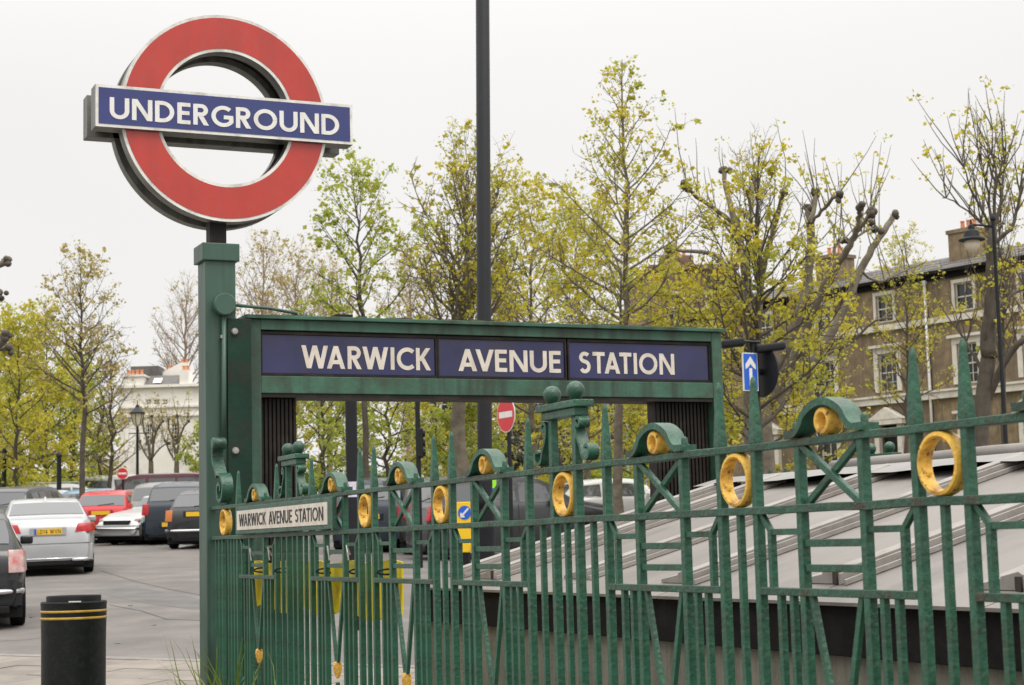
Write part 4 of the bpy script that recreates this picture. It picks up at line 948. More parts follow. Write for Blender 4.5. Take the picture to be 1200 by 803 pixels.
# slender signal pole with a traffic light seen from the side
q = at(490, 520, 33); g = gz(q.x, q.y)
tl = thing('traffic_light', 'thin black pole with a traffic light head seen edge-on', 'traffic light', (q.x, q.y, g))
MB().tube([(q.x, q.y, g-.1), (q.x, q.y, at(490, 470, 33).z)], .048, 12).build('pole', BLACKPAINT, tl, smooth=True, angle=.7)
MB().box(-.05, .05, -.11, .14, -.30, .26).build('head', BLACKPAINT, tl, at(493, 518, 33), rot=(0, 0, YAW), bevel=.03)
for k, z in enumerate((.16, -.02, -.20)):
    MB().lathe([(.065, -.05), (.07, .03), (.065, .03), (.06, -.04)], 16, Matrix.Rotation(pi/2, 4, 'Y'), closed=True).build('visor', BLACKPAINT, tl, at(496.5, 518, 33)+Vector((0, 0, z)), rot=(0, 0, YAW), smooth=True, angle=.6)
# no entry sign
def no_entry(px, py, Z, rr, az, label, pole_r=.038):
    p = at(px, py, Z); g = gz(p.x, p.y); M = face_frame(p, az)
    t = thing('no_entry_sign', label, 'road sign', (p.x, p.y, g))
    d0 = M @ Vector((0, .05, 0))
    MB().tube([(d0.x, d0.y, g-.1), (d0.x, d0.y, p.z+rr*1.0)], pole_r, 12).build('pole', POLEGREY, t, smooth=True, angle=.7)
    f = disc(MB(), M, rr, -.004, .006).build('disc', WHITEEN, t); disc(MB(), M, rr*.95, -.008, -.0045).build('red_face', REDSIGN, f)
    mb = MB(); mb.prism([(-rr*.74, -rr*.17), (rr*.74, -rr*.17), (rr*.74, rr*.17), (-rr*.74, rr*.17)], -.011, -.0085, lambda a, b, d: M @ Vector((a, d, b))); mb.build('white_bar', WHITEEN, f)
    disc(MB(), M, rr*.96, .0065, .009).build('back', BLACKPAINT, f)
    return t
no_entry(593, 486, 30, .31, 60, 'red no-entry disc on a grey pole under the station sign')
no_entry(143.5, 555, 56, .185, 8, 'small far no-entry disc in front of the white house')
# keep-left bollard: yellow plate with blue disc, on a yellow and black bollard
p = at(545, 601, 29); g = gz(p.x, p.y); M = face_frame(p, 20)
kb = thing('keep_left_bollard', 'yellow traffic bollard with a blue keep-left arrow disc', 'bollard', (p.x, p.y, g))
mb = MB(); mb.prism([(-.15, -.19), (.15, -.19), (.15, .18), (-.15, .18)], -.02, .02, lambda a, b, d: M @ Vector((a, d, b))); mb.build('sign_plate', YELLOWSIGN, kb, bevel=.01)
disc(MB(), M, .118, -.026, -.0205, cz=0.0).build('blue_disc', BLUESIGN, kb)
mb = MB(); fn_ = lambda a, b, d: M @ Vector((a, d, b))
mb.ribbon([(.07, .07), (-.045, -.045)], .032, -.030, -.0265, fn_); mb.prism([(-.078, -.078), (.0, -.078), (.0, -.050), (-.05, -.050), (-.05, .0), (-.078, .0)], -.0305, -.0265, fn_)
mb.build('arrow', WHITEEN, kb)
for (z0, z1, w0, w1) in ((-.45, -.22, .10, .145), (-.66, -.50, .07, .11)):
    mb = MB(); mb.prism([(-w0, z0), (w0, z0), (w1, z1), (-w1, z1)], -.04, .06, fn_); mb.build('reflector_panel', YELLOWSIGN, kb, bevel=.015)
mb = MB(); mb.prism([(-.05, g-p.z), (.05, g-p.z), (.06, -.2), (-.06, -.2)], -.02, .08, fn_); mb.build('stem', BLACKPLASTIC, kb)
# person-height lime green sign behind
p = at(573, 566, 33); g = gz(p.x, p.y); M = face_frame(p, 10)
sg_ = thing('lime_sign', 'small lime green and blue sign on a short pole behind the railing', 'road sign', (p.x, p.y, g))
fn2 = lambda a, b, d: M @ Vector((a, d, b))
mb = MB(); mb.prism([(-.14, -.10), (.14, -.10), (.14, .12), (-.14, .12)], -.01, .01, fn2); mb.build('panel', mat('lime_reflective', (.30, .75, .02), .4), sg_)
mb = MB(); mb.prism([(-.09, -.22), (.13, -.22), (.13, -.105), (-.09, -.105)], -.01, .01, fn2); mb.build('panel', BLUESIGN, sg_)
MB().tube([(p.x, p.y, g), M @ Vector((0, .03, .1))], .025, 8).build('pole', POLEGREY, sg_)
# one-way arrow sign with lamp arms
Z1 = 24.0; p = at(879, 436, Z1); q = at(884, 436, Z1+.12); g = gz(q.x, q.y); M = face_frame(p, -28)
ow = thing('one_way_sign', 'blue one-way arrow sign on a pole with black sign back and lamps', 'road sign', (q.x, q.y, g))
MB().tube([(q.x, q.y, g-.1), (q.x, q.y, at(884, 397, Z1+.12).z)], .062, 16).build('pole', BLACKPAINT, ow, smooth=True, angle=.7)
fn3 = lambda a, b, d: M @ Vector((a, d, b))
mb = MB(); mb.prism([(-.125, -.265), (.125, -.265), (.125, .265), (-.125, .265)], -.012, .012, fn3); f = mb.build('sign_plate', WHITEEN, ow, bevel=.004)
mb = MB(); mb.prism([(-.112, -.252), (.112, -.252), (.112, .252), (-.112, .252)], -.015, -.0125, fn3); mb.build('blue_face', BLUESIGN, f)
mb = MB(); mb.prism([(-.024, -.19), (.024, -.19), (.024, .05), (-.024, .05)], -.018, -.0155, fn3)
mb.prism([(-.085, .035), (-.04, .065), (0, .11), (.04, .065), (.085, .035), (.085, .10), (0, .215), (-.085, .10)], -.0185, -.0155, fn3); mb.build('arrow', WHITEEN, f)
M2 = face_frame(at(892, 436, Z1+.2), 58)
dk = disc(MB(), M2, .36, -.01, .012).build('sign_back', BLACKPAINT, ow); disc(MB(), M2, .045, -.05, -.011).build('clamp', BLACKPAINT, dk)
for (x0, x1, y0) in ((845, 872, 402), (886, 920, 407)):
    a, b = at(x0, y0, Z1+.1), at(x1, y0, Z1+.1)
    c = (a+b)/2; L_ = (b-a).length/2; s_ = MB(); s_.box(-L_, L_, -.10, .10, -.06, .05)
    s_.build('lamp_head', POLEGREY, ow, c, rot=(0, radians(-6), YAW), bevel=.035, segs=3, smooth=True, angle=.9)
a, b = at(868, 400, Z1+.1), at(890, 401, Z1+.1); MB().tube([a, b], .02, 8).build('arm', BLACKPAINT, ow)
# lantern street lamps
def street_lamp(px, py_lant, Z, label, arm=None, s=1.0, gl=LAMPGLASS):
    p = at(px, py_lant, Z); q = p if arm is None else at(arm, py_lant, Z); g = gz(q.x, q.y)
    t = thing('street_lamp', label, 'street lamp', (q.x, q.y, g))
    top = p.z-.30*s if arm is None else p.z+.45*s
    MB().tube([(q.x, q.y, g), (q.x, q.y, g+1.1), (q.x, q.y, g+1.25), (q.x, q.y, top)], [.10*s, .085*s, .055*s, .042*s], 14).build('post', BLACKPAINT, t, smooth=True, angle=.7)
    M = Matrix.Translation(p)
    if arm is None:
        MB().lathe([(.05, -.32), (.10, -.28), (.13, -.25), (.22, .12), (.20, .13), (0, .13)] , 6, M @ Matrix.Scale(s, 4)).build('lantern', gl, t)
        MB().lathe([(.26, .12), (.27, .15), (.12, .30), (.07, .34), (.06, .40), (.02, .44), (.015, .56), (0, .58)], 12, M @ Matrix.Scale(s, 4)).build('lantern_roof', BLACKPAINT, t, smooth=True, angle=.6)
        MB().tube([p+Vector((-.3*s*RT.x, -.3*s*RT.y, -.55*s)), p+Vector((.3*s*RT.x, .3*s*RT.y, -.55*s))], .018*s, 8).build('ladder_bar', BLACKPAINT, t)
        fr = MB()
        for k in range(6):
            a = 2*pi*k/6; fr.tube([p+Vector((.135*s*cos(a), .135*s*sin(a), -.25*s)), p+Vector((.222*s*cos(a), .222*s*sin(a), .12*s))], .012*s, 5)
        fr.build('lantern_frame', BLACKPAINT, t)
    else:
        MB().lathe([(0, -.32), (.10, -.29), (.17, -.18), (.19, -.02)], 16, M @ Matrix.Scale(s, 4)).build('globe', gl, t, smooth=True)
        MB().lathe([(.20, -.03), (.31, -.02), (.31, .01), (.20, .06), (.16, .20), (.08, .25), (.07, .34), (.03, .38), (.02, .48), (0, .5)], 16, M @ Matrix.Scale(s, 4)).build('hood', POLEGREY, t, smooth=True, angle=.6)
        MB().tube([(q.x, q.y, p.z+.30*s), ((q.x+p.x)/2, (q.y+p.y)/2, p.z+.34*s), (p.x, p.y, p.z+.36*s)], .028*s, 8).build('arm', POLEGREY, t, smooth=True)
        MB().lathe([(.06, 0), (.075, .04), (.03, .14), (0, .18)], 10, Matrix.Translation((q.x, q.y, top)) @ Matrix.Scale(s, 4)).build('finial', POLEGREY, t, smooth=True)
    return t
street_lamp(161, 489, 68, 'black lantern street lamp with a pale glass in front of the white house', s=1.15)
street_lamp(1139, 281, 33, 'dark lamp column with a hooded lantern on a side arm by brick terrace', arm=1165, s=.80)
for (px, y0, Z, lab_) in ((69, 535, 58, 'short black post in front of the clipped hedge'), (4.5, 530, 60, 'short black post beside the silver estate with roof rails')):
    q = stand(px, Z); t = thing('bollard_post', lab_, 'post', q, group='black posts by the hedge')
    zt = at(px, y0, Z).z
    MB().tube([(q.x, q.y, q.z), (q.x, q.y, q.z+.6), (q.x, q.y, zt)], [.10, .085, .075], 12).build('shaft', BLACKPAINT, t, smooth=True, angle=.7)
    MB().lathe([(.10, 0), (.11, .04), (.06, .12), (0, .16)], 12).build('cap', BLACKPAINT, t, (q.x, q.y, zt), smooth=True)

# ------------------------------------------------------------------ buildings
def wall_holes(mb, u0, u1, z0, z1, holes, fn, depth=0.16):
    us = sorted({u0, u1, *[h[0] for h in holes], *[h[1] for h in holes]}); zs = sorted({z0, z1, *[h[2] for h in holes], *[h[3] for h in holes]})
    us = [u for u in us if u0 <= u <= u1]; zs = [z for z in zs if z0 <= z <= z1]
    for a, b in zip(us, us[1:]):
        for c, d in zip(zs, zs[1:]):
            m, k = (a+b)/2, (c+d)/2
            if any(h[0] < m < h[1] and h[2] < k < h[3] for h in holes): continue
            mb.add([fn(a, c, 0), fn(b, c, 0), fn(b, d, 0), fn(a, d, 0)], [(0, 1, 2, 3)])
    for (a, b, c, d) in holes:
        q = [(a, c), (b, c), (b, d), (a, d)]
        for i in range(4):
            (ua, za), (ub, zb) = q[i], q[(i+1) % 4]
            mb.add([fn(ua, za, 0), fn(ub, zb, 0), fn(ub, zb, -depth), fn(ua, za, -depth)], [(0, 1, 2, 3)])
    return mb
def fbox(mb, fn, u0, u1, z0, z1, d0, d1):
    vs = [fn(u, z, d) for d in (d0, d1) for z in (z0, z1) for u in (u0, u1)]
    return mb.add(vs, [(0, 1, 3, 2), (4, 6, 7, 5), (0, 4, 5, 1), (2, 3, 7, 6), (0, 2, 6, 4), (1, 5, 7, 3)])
def sash(parent, fn, u0, u1, z0, z1, cols=2, rows=4, surround=0.0, hood=False, sill=True, tm=None, dep=0.12):
    tm = tm or TRIM
    w = MB(); t = 0.055
    for (a, b, c, d) in ((u0, u0+t, z0, z1), (u1-t, u1, z0, z1), (u0+t, u1-t, z0, z0+t), (u0+t, u1-t, z1-t, z1), (u0+t, u1-t, (z0+z1)/2-.025, (z0+z1)/2+.025)): fbox(w, fn, a, b, c, d, -dep, -dep+.06)
    o = w.build('window', tm, parent)
    g = MB(); g.add([fn(u0+.01, z0+.01, -dep-.005), fn(u1-.01, z0+.01, -dep-.005), fn(u1-.01, z1-.01, -dep-.005), fn(u0+.01, z1-.01, -dep-.005)], [(0, 1, 2, 3)]); g.build('pane', GLASSDARK, o)
    bars = MB()
    for i in range(1, cols): u = u0+(u1-u0)*i/cols; fbox(bars, fn, u-.014, u+.014, z0+t, z1-t, -dep+.001, -dep+.04)
    for j in range(1, rows):
        if j*2 == rows: continue
        z = z0+(z1-z0)*j/rows; fbox(bars, fn, u0+t, u1-t, z-.012, z+.012, -dep+.002, -dep+.035)
    if bars.v: bars.build('glazing_bar', tm, o)
    if surround:
        s = MB(); k = surround
        fbox(s, fn, u0-k, u0-.001, z0, z1, .0, .06); fbox(s, fn, u1+.001, u1+k, z0, z1, .0, .06); fbox(s, fn, u0-k, u1+k, z1+.001, z1+k*1.1, .0, .07)
        if hood: fbox(s, fn, u0-k*1.5, u1+k*1.5, z1+k*1.1+.001, z1+k*1.1+.12, .0, .24)
        s.build('surround', tm, o)
    if sill: s = MB(); fbox(s, fn, u0-.12, u1+.12, z0-.13, z0-.001, -.05, .12); s.build('sill', tm, o)
    return o
def pots(parent, fn, u, z, d, n, m_=TERRACOTTA, sp=.32, hh=.45):
    for i in range(n):
        p = fn(u+(i-(n-1)/2)*sp, z, d)
        MB().lathe([(.11, 0), (.12, .05), (.10, .1), (.085, hh-.06), (.11, hh-.04), (.10, hh), (.06, hh)], 12, Matrix.Translation(p)).build('chimney_pot', m_, parent, smooth=True, angle=.7)
# --- brick terrace on the right
TA = at(1003, 474, 78); ang = radians(13.2)
TU = Vector((sin(ang), -cos(ang), 0)); TN = Vector((-cos(ang), -sin(ang), 0))
def tf(u, z, d): p = TA+TU*u+TN*d; return Vector((p.x, p.y, z))
gt = gz(TA.x, TA.y)
COLS = [-12.9, -9.3, -5.5, -1.7, 1.95, 6.3, 9.6, 13.2, 16.8]
def terrace(label, ua, ub, cols, door_cols):
    t = thing('terrace_house', label, 'house', tf((ua+ub)/2, gt, -3))
    holes = []
    for c in cols: holes += [(c-.52, c+.52, 7.82, 9.52), (c-.48, c+.48, 10.92, 12.12)]
    gh = []
    for c in cols: gh.append((c-.5, c+.5, gt+.45 if c in door_cols else gt+1.0, 6.35))
    wall = MB(); wall_holes(wall, ua, ub, gt-1.5, 12.52, holes+gh, tf, .2)
    wall.add([tf(ua, gt-1.5, 0), tf(ua, 12.52, 0), tf(ua, 12.52, -8), tf(ua, gt-1.5, -8)], [(0, 1, 2, 3)]); wall.add([tf(ub, gt-1.5, 0), tf(ub, gt-1.5, -8), tf(ub, 12.52, -8), tf(ub, 12.52, 0)], [(0, 1, 2, 3)])
    wall.build('wall', BRICK, t)
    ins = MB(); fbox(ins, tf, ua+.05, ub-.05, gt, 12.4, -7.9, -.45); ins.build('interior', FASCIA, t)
    for c in cols:
        sash(t, tf, c-.52, c+.52, 7.82, 9.52, 3, 4, .24, True, False)
        sash(t, tf, c-.48, c+.48, 10.92, 12.12, 2, 2, .14, False, False)
        if c in door_cols:
            d = MB(); fbox(d, tf, c-.46, c+.46, gt+.46, 6.0, -.18, -.12); dr = d.build('door', BLACKPAINT, t)
            k = MB(); fbox(k, tf, c-.78, c-.52, gt+.4, 6.36, 0, .22); fbox(k, tf, c+.52, c+.78, gt+.4, 6.36, 0, .22); fbox(k, tf, c-.95, c+.95, 6.365, 6.58, 0, .40); k.build('door_case', TRIM, dr)
            k = MB(); k.prism([(c-1.0, 6.585), (c+1.0, 6.585), (c, 7.12)], 0, .42, lambda a, b, dd: tf(a, b, dd)); k.build('pediment', TRIM, dr)
        else: sash(t, tf, c-.5, c+.5, gt+1.0, 6.35, 2, 4, .2, True)
    m_ = MB(); fbox(m_, tf, ua, ub, 7.28, 7.56, 0.003, .20); fbox(m_, tf, ua, ub, 7.565, 7.66, 0.003, .28); m_.build('string_course', TRIM, t)
    m_ = MB(); fbox(m_, tf, ua, ub, 10.52, 10.78, 0.003, .16); m_.build('string_course', TRIM, t)
    m_ = MB(); fbox(m_, tf, ua, ub, 12.40, 12.62, 0.003, .14); fbox(m_, tf, ua, ub, 12.625, 12.76, .0, .42); m_.build('eaves_gutter', FASCIA, t)
    r = MB(); r.add([tf(ua, 12.70, .35), tf(ub, 12.70, .35), tf(ub, 14.1, -4.2), tf(ua, 14.1, -4.2)], [(0, 1, 2, 3)]); r.add([tf(ua, 14.1, -4.2), tf(ub, 14.1, -4.2), tf(ub, 12.6, -8.2), tf(ua, 12.6, -8.2)], [(0, 1, 2, 3)])
    rf = r.build('roof', SLATE, t)
    n = int((ub-ua)/.5)
    for k in range(5):                                             # courses of slate stand a little proud of each other
        f0 = k/5; s = MB(); z0, d0 = 12.70+1.4*f0, .35-4.55*f0; s.add([tf(ua, z0+.03, d0), tf(ub, z0+.03, d0), tf(ub, z0+.30, d0-.95), tf(ua, z0+.30, d0-.95)], [(0, 1, 2, 3)]); s.build('slate_course', SLATE, rf)
    for uc in (ua+.1,):
        c = MB(); fbox(c, tf, uc-.65, uc+.65, 12.5, 14.75, -3.6, -2.3); fbox(c, tf, uc-.72, uc+.72, 14.75, 14.92, -3.67, -2.23); ch = c.build('chimney', BRICK, rf); pots(ch, tf, uc, 14.92, -2.95, 3)
    return t
terrace('brown brick terrace house with white pipe and pedimented door beyond the stairs', -3.6, 4.25, [-1.7, 1.95], [1.95])
terrace('brown brick terrace house behind the hooded lamp and forked tree', 4.35, 11.4, [6.3, 9.6], [9.6])
terrace('brown brick terrace house half hidden behind the pollarded plane', -11.2, -3.7, [-9.3, -5.5], [-5.5])
terrace('brown brick end house of the terrace, cut off past the forked tree', 11.5, 18.6, [13.2, 16.8], [13.2])
dp = thing('drain_pipe', 'white drain pipe running down between two brick terrace fronts', 'pipe', tf(4.30, gt, .1))
MB().tube([tf(4.30, gt, .10), tf(4.30, 12.4, .10)], .062, 10).build('pipe', WHITEEN, dp, smooth=True)
MB().lathe([(.06, 0), (.13, .16), (.13, .24)], 10, Matrix.Translation(tf(4.30, 12.2, .10))).build('hopper', WHITEEN, dp)
# --- taller brown block behind the trees
def plain_block(name, label, px0, px1, pyt, Z, m_, depth=8, az=10, rows=3, ncol=3, cat='house', roof=SLATE, win=(1.0, 1.5)):
    a, b = at(px0, 500, Z), at(px1, 500, Z); u_ = RT*cos(radians(az)) - HD*sin(radians(az)); n_ = -(HD*cos(radians(az)) + RT*sin(radians(az)))
    w = (b-a).length; g = gz(a.x, a.y); top = at((px0+px1)/2, pyt, Z).z
    def fn(u, z, d): p = a+u_*u+n_*d; return Vector((p.x, p.y, z))
    t = thing(name, label, cat, fn(w/2, g, -depth/2)); holes = []
    for i in range(ncol):
        for j in range(rows):
            uc = w*(i+.5)/ncol; zc = g+1.0+(top-g-1.2)*(j+.5)/rows; holes.append((uc-win[0]/2, uc+win[0]/2, zc-win[1]/2, zc+win[1]/2))
    wl_ = MB(); wall_holes(wl_, 0, w, g-1.5, top, holes, fn, .2)
    for uu in (0, w): wl_.add([fn(uu, g-1.5, 0), fn(uu, top, 0), fn(uu, top, -depth), fn(uu, g-1.5, -depth)], [(0, 1, 2, 3)])
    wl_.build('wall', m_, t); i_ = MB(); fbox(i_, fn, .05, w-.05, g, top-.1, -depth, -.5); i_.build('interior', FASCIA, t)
    for h in holes: sash(t, fn, *h, 2, 4, .12, False, True)
    c = MB(); fbox(c, fn, -.15, w+.15, top+.002, top+.28, -depth-.1, .2); c.build('parapet', TRIM if m_ is not BRICKRED else BRICKRED, t)
    return t, fn, w, g, top
t, fn, w, g, top = plain_block('brick_block', 'tall brown brick block standing behind the yellow-green trees', 770, 872, 312, 96, BRICKRED, 9, -6, 3, 2)
c = MB(); fbox(c, fn, 1.2, 3.0, top+.28, top+1.3, -4, -2.8); ch = c.build('chimney', BRICKRED, t); pots(ch, fn, 2.1, top+1.3, -3.4, 4)
plain_block('pale_terrace', 'cream fronted terrace glimpsed under the station sign through leaves', 470, 560, 452, 112, STUCCO, 8, 0, 3, 4)
plain_block('brick_terrace', 'brown brick villas far behind the slim tree under the sign', 585, 770, 440, 104, BRICK, 8, 4, 3, 6)
# --- white stucco house on the left
HZ = 100.0; a0 = at(139, 520, HZ); hu = RT.copy(); hn = -HD
def hf(u, z, d): p = a0+hu*u+hn*d; return Vector((p.x, p.y, z))
def hz_(px, py): q = at(px, py, HZ); return (q-a0).dot(hu), q.z
gH = gz(a0.x, a0.y)
wh = thing('white_house', 'white stucco house with slate roof and orange chimney pots', 'house', hf(3, gH, -3))
uR = hz_(258, 500)[0]; zE = hz_(185, 453.5)[1]
holes = []
for (x0, x1, y0, y1) in ((169, 176.5, 467.5, 474), (178, 186.5, 467.5, 474), (189, 196, 467.5, 474), (200, 210.5, 496, 523), (236, 246, 496, 523), (169, 178, 497, 523)):
    (ua, zb), (ub, za) = hz_(x0, y0), hz_(x1, y1); holes.append((ua, ub, za, zb))
w_ = MB(); wall_holes(w_, 0, uR, gH-1.5, zE, holes, hf, .15)
for uu in (0, uR): w_.add([hf(uu, gH-1.5, 0), hf(uu, zE, 0), hf(uu, zE, -6), hf(uu, gH-1.5, -6)], [(0, 1, 2, 3)])
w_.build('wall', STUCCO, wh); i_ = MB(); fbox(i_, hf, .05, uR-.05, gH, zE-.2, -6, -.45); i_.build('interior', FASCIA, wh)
for k, h in enumerate(holes): sash(wh, hf, *h, 2 if k < 3 else 3, 2 if k < 3 else 6, 0, False, k >= 3, WHITEEN, .1)
for py in (476.5, 487): z = hz_(180, py)[1]; s = MB(); fbox(s, hf, -.1, uR+.1, z-.06, z+.06, 0.002, .12); s.build('string_course', STUCCO, wh)
s = MB(); fbox(s, hf, -.2, uR+.2, zE, zE+.16, -6, .22); s.build('cornice', STUCCO, wh)
zr = hz_(187, 436)[1]; ul, ur = hz_(165, 450)[0], hz_(209, 450)[0]
r = MB(); r.add([hf(ul, zE+.16, .05), hf(ur, zE+.16, .05), hf(ur-.1, zr, -1.6), hf(ul, zr, -1.6)], [(0, 1, 2, 3)]); r.add([hf(ul, zr, -1.6), hf(ur-.1, zr, -1.6), hf(ur, zE, -5), hf(ul, zE, -5)], [(0, 1, 2, 3)]); rf = r.build('roof', SLATE, wh)
(ua, zb), (ub, za) = hz_(177, 442), hz_(187, 449.5)
sk = MB(); sk.add([hf(ua, zE+.27, .0), hf(ub, zE+.27, .0), hf(ub-.05, zE+.62, -.75), hf(ua-.05, zE+.62, -.75)], [(0, 1, 2, 3)]); sk.build('skylight', WHITEEN, rf)
(uc0, _), (uc1, zc) = hz_(141, 440), hz_(166.5, 440.5)
c = MB(); fbox(c, hf, uc0, uc1, zE-.05, zc, -1.4, .08); fbox(c, hf, uc0-.07, uc1+.07, zc, zc+.12, -1.47, .15); ch = c.build('chimney', STUCCO, rf); pots(ch, hf, (uc0+uc1)/2, zc+.12, -.6, 4, sp=.26, hh=.34)
(ud0, zd) = hz_(143, 425); (ud1, _) = hz_(176.5, 425)
d = MB(); fbox(d, hf, ud0, ud1, zr-.3, zd, -3.4, -1.7); d.build('dormer', SLATE, rf)
(ue0, ze) = hz_(209, 437); (ue1, _) = hz_(219.5, 437)
c = MB(); fbox(c, hf, ue0, ue1, zE-.05, ze+.2, -1.2, .10); ch = c.build('chimney', STUCCO, rf); pots(ch, hf, (ue0+ue1)/2, ze+.2, -.5, 2, sp=.22, hh=.3)
c = MB(); c.prism([hz_(180, 431), hz_(201, 419.5), hz_(210, 419.5), hz_(211, 447), hz_(202, 447), hz_(200, 437), hz_(180, 436)], -2.6, -2.1, lambda a, b, dd: hf(a, b, dd)); pw = c.build('parapet', STUCCO, rf); pots(pw, hf, hz_(205, 420)[0], hz_(205, 420)[1], -2.35, 2, sp=.24, hh=.26); pots(pw, hf, hz_(189, 427)[0], hz_(189, 427)[1]-.05, -2.35, 2, sp=.24, hh=.26)
# low white annex
an = thing('white_annex', 'low white annex with one dark window left of the white house', 'house', hf(-1, gH, 2))
(u0, zt), (u1, _) = hz_(104, 541), hz_(139, 541); (wa, wb_), (wc, wd) = hz_(116, 545.5), hz_(121.5, 558)
fa = lambda u, z, d: hf(u, z, d+1.0)
w_ = MB(); wall_holes(w_, u0, u1, gH-1.5, zt, [(wa, wc, wd, wb_)], fa, .12)
for uu in (u0, u1): w_.add([fa(uu, gH-1.5, 0), fa(uu, zt, 0), fa(uu, zt, -4), fa(uu, gH-1.5, -4)], [(0, 1, 2, 3)])
w_.add([fa(u0, zt, 0), fa(u1, zt, 0), fa(u1, zt, -4), fa(u0, zt, -4)], [(0, 1, 2, 3)]); w_.build('wall', STUCCO, an); sash(an, fa, wa, wc, wd, wb_, 1, 2, 0, False, True, WHITEEN, .08)
s = MB(); fbox(s, fa, u0-.1, u1, zt+.002, zt+.14, -4, .14); s.build('coping', STUCCO, an)
# garden wall along the far pavement
gw = thing('garden_wall', 'low reddish garden wall in front of the white house', 'wall', stand(150, 84))
p0, p1 = stand(60, 84), stand(330, 84); mb = MB(); dv = (p1-p0); ln = dv.length; dv.normalize(); sdv = Vector((-dv.y, dv.x, 0))
mb.add([p0+sdv*o+dv*l_+Vector((0, 0, z)) for z in (-.5, 1.05) for (l_, o) in ((0, 0), (ln, 0), (ln, .25), (0, .25))], [(3, 2, 1, 0), (4, 5, 6, 7), (0, 1, 5, 4), (1, 2, 6, 5), (2, 3, 7, 6), (3, 0, 4, 7)]); mb.build('wall', BRICKRED, gw)
mb = MB(); mb.add([p0+sdv*o+dv*l_+Vector((0, 0, z)) for z in (1.052, 1.16) for (l_, o) in ((-.1, -.06), (ln, -.06), (ln, .31), (-.1, .31))], [(3, 2, 1, 0), (4, 5, 6, 7), (0, 1, 5, 4), (1, 2, 6, 5), (2, 3, 7, 6), (3, 0, 4, 7)]); mb.build('coping', TRIM, gw)

# ------------------------------------------------------------------ trees
def leaves(pts, n, size, spread, seed, m_, name, parent, droop=0.2, low=0.0):
    rnd = random.Random(seed); v = []; f = []
    z0 = min(p[2] for p in pts); z1 = max(p[2] for p in pts)
    if low: pts = [p for p in pts if rnd.random() > low*((p[2]-z0)/(z1-z0+1e-6))**.8]
    made = 0
    while made < n:                                               # leaves open in small tufts of uneven size
        p = pts[rnd.randrange(len(pts))]; m = rnd.choice((1, 2, 3, 4, 5, 7)); big = rnd.uniform(.5, 1.25)
        c0 = Vector((p[0]+rnd.gauss(0, spread), p[1]+rnd.gauss(0, spread), p[2]+rnd.gauss(0, spread*.8)))
        for i in range(m):
            made += 1
            c = c0+Vector((rnd.gauss(0, 1), rnd.gauss(0, 1), rnd.gauss(0, .8)))*size*.55
            s = size*big*rnd.uniform(.5, 1.15)
            a = Vector((rnd.gauss(0, 1), rnd.gauss(0, 1), rnd.gauss(-droop, .7))).normalized(); b = a.orthogonal().normalized()
            q = rnd.uniform(0, 6.28); b2 = b*cos(q)+a.cross(b)*sin(q); n_ = a.cross(b2)
            k = len(v); lift = n_*s*.16
            v += [tuple(c-a*s*.5), tuple(c+b2*s*.42-a*s*.02+lift), tuple(c+a*s*.55), tuple(c-b2*s*.42-a*s*.02+lift)]
            f += [(k, k+1, k+2), (k, k+2, k+3)]
    me = bpy.data.meshes.new(name); me.from_pydata(v, [], f); me.materials.append(m_)
    return place(name, me, parent)
def bend(p, d, L, n, rnd, up=0.0, jit=0.12):
    pts = [Vector(p)]; d = d.normalized()
    for i in range(n):
        d = (d+Vector((rnd.gauss(0, jit), rnd.gauss(0, jit), rnd.gauss(0, jit*.6)+up))).normalized()
        pts.append(pts[-1]+d*(L/n))
    return pts
def grow(mb, anchors, path, radii, rnd, t0, n1, prof, elev, fine=1.0, up=.06, tw=1.0, min_r=.006):
    """clothe a leader path with branches, twigs; prof(t) = branch length at fraction t"""
    def on(t):
        x = t*(len(path)-1); i = min(int(x), len(path)-2); return path[i].lerp(path[i+1], x-i), (path[i+1]-path[i]).normalized(), radii[i]+(radii[i+1]-radii[i])*(x-i)
    az = rnd.uniform(0, 6.28)
    for k in range(n1):
        t = t0+(.97-t0)*(k+rnd.random()*.7)/n1; p, ax, r = on(t); az += 2.4+rnd.uniform(-.5, .5)
        L = prof(t)*rnd.uniform(.7, 1.15); e = radians(elev[0]+(elev[1]-elev[0])*t+rnd.uniform(-9, 9))
        o = ax.orthogonal().normalized(); o = o*cos(az)+ax.cross(o)*sin(az); d = o*cos(e)+ax*sin(e)
        ns = 6; P1 = bend(p, d, L, ns, rnd, up, .10); rr = max(min_r, min(r*.55, .016*L+.006))
        mb.tube(P1, [rr*(1-.82*i/ns) for i in range(ns+1)], 5, cap=False)
        anchors.append(P1[-1])
        n2 = max(3, int(L*5*fine))
        for j in range(n2):
            f = .22+.78*(j+rnd.random())/n2; x = min(f, .999)*ns; i = int(x); q = P1[i].lerp(P1[i+1], x-i); tdir = (P1[i+1]-P1[i]).normalized()
            o2 = tdir.orthogonal().normalized(); a2 = rnd.uniform(0, 6.28); o2 = o2*cos(a2)+tdir.cross(o2)*sin(a2)
            L2 = (.18+.38*L*(1-f*.6))*rnd.uniform(.5, 1.1)*tw; P2 = bend(q, o2*.8+tdir*.7, L2, 3, rnd, up*1.5, .14)
            r2 = max(min_r*.7, rr*.38); mb.tube(P2, [r2, r2*.75, r2*.5, r2*.25], 4, cap=False)
            anchors += P2[1:]
            for m in range(max(1, int(L2*4*fine))):
                q3 = P2[rnd.randrange(1, 4)]; d3 = Vector((rnd.gauss(0, 1), rnd.gauss(0, 1), rnd.gauss(.4, .7))); P3 = bend(q3, d3, L2*.45, 2, rnd, up, .2)
                mb.tube(P3, [r2*.5, r2*.35, r2*.18], 3, cap=False); anchors += P3[1:]
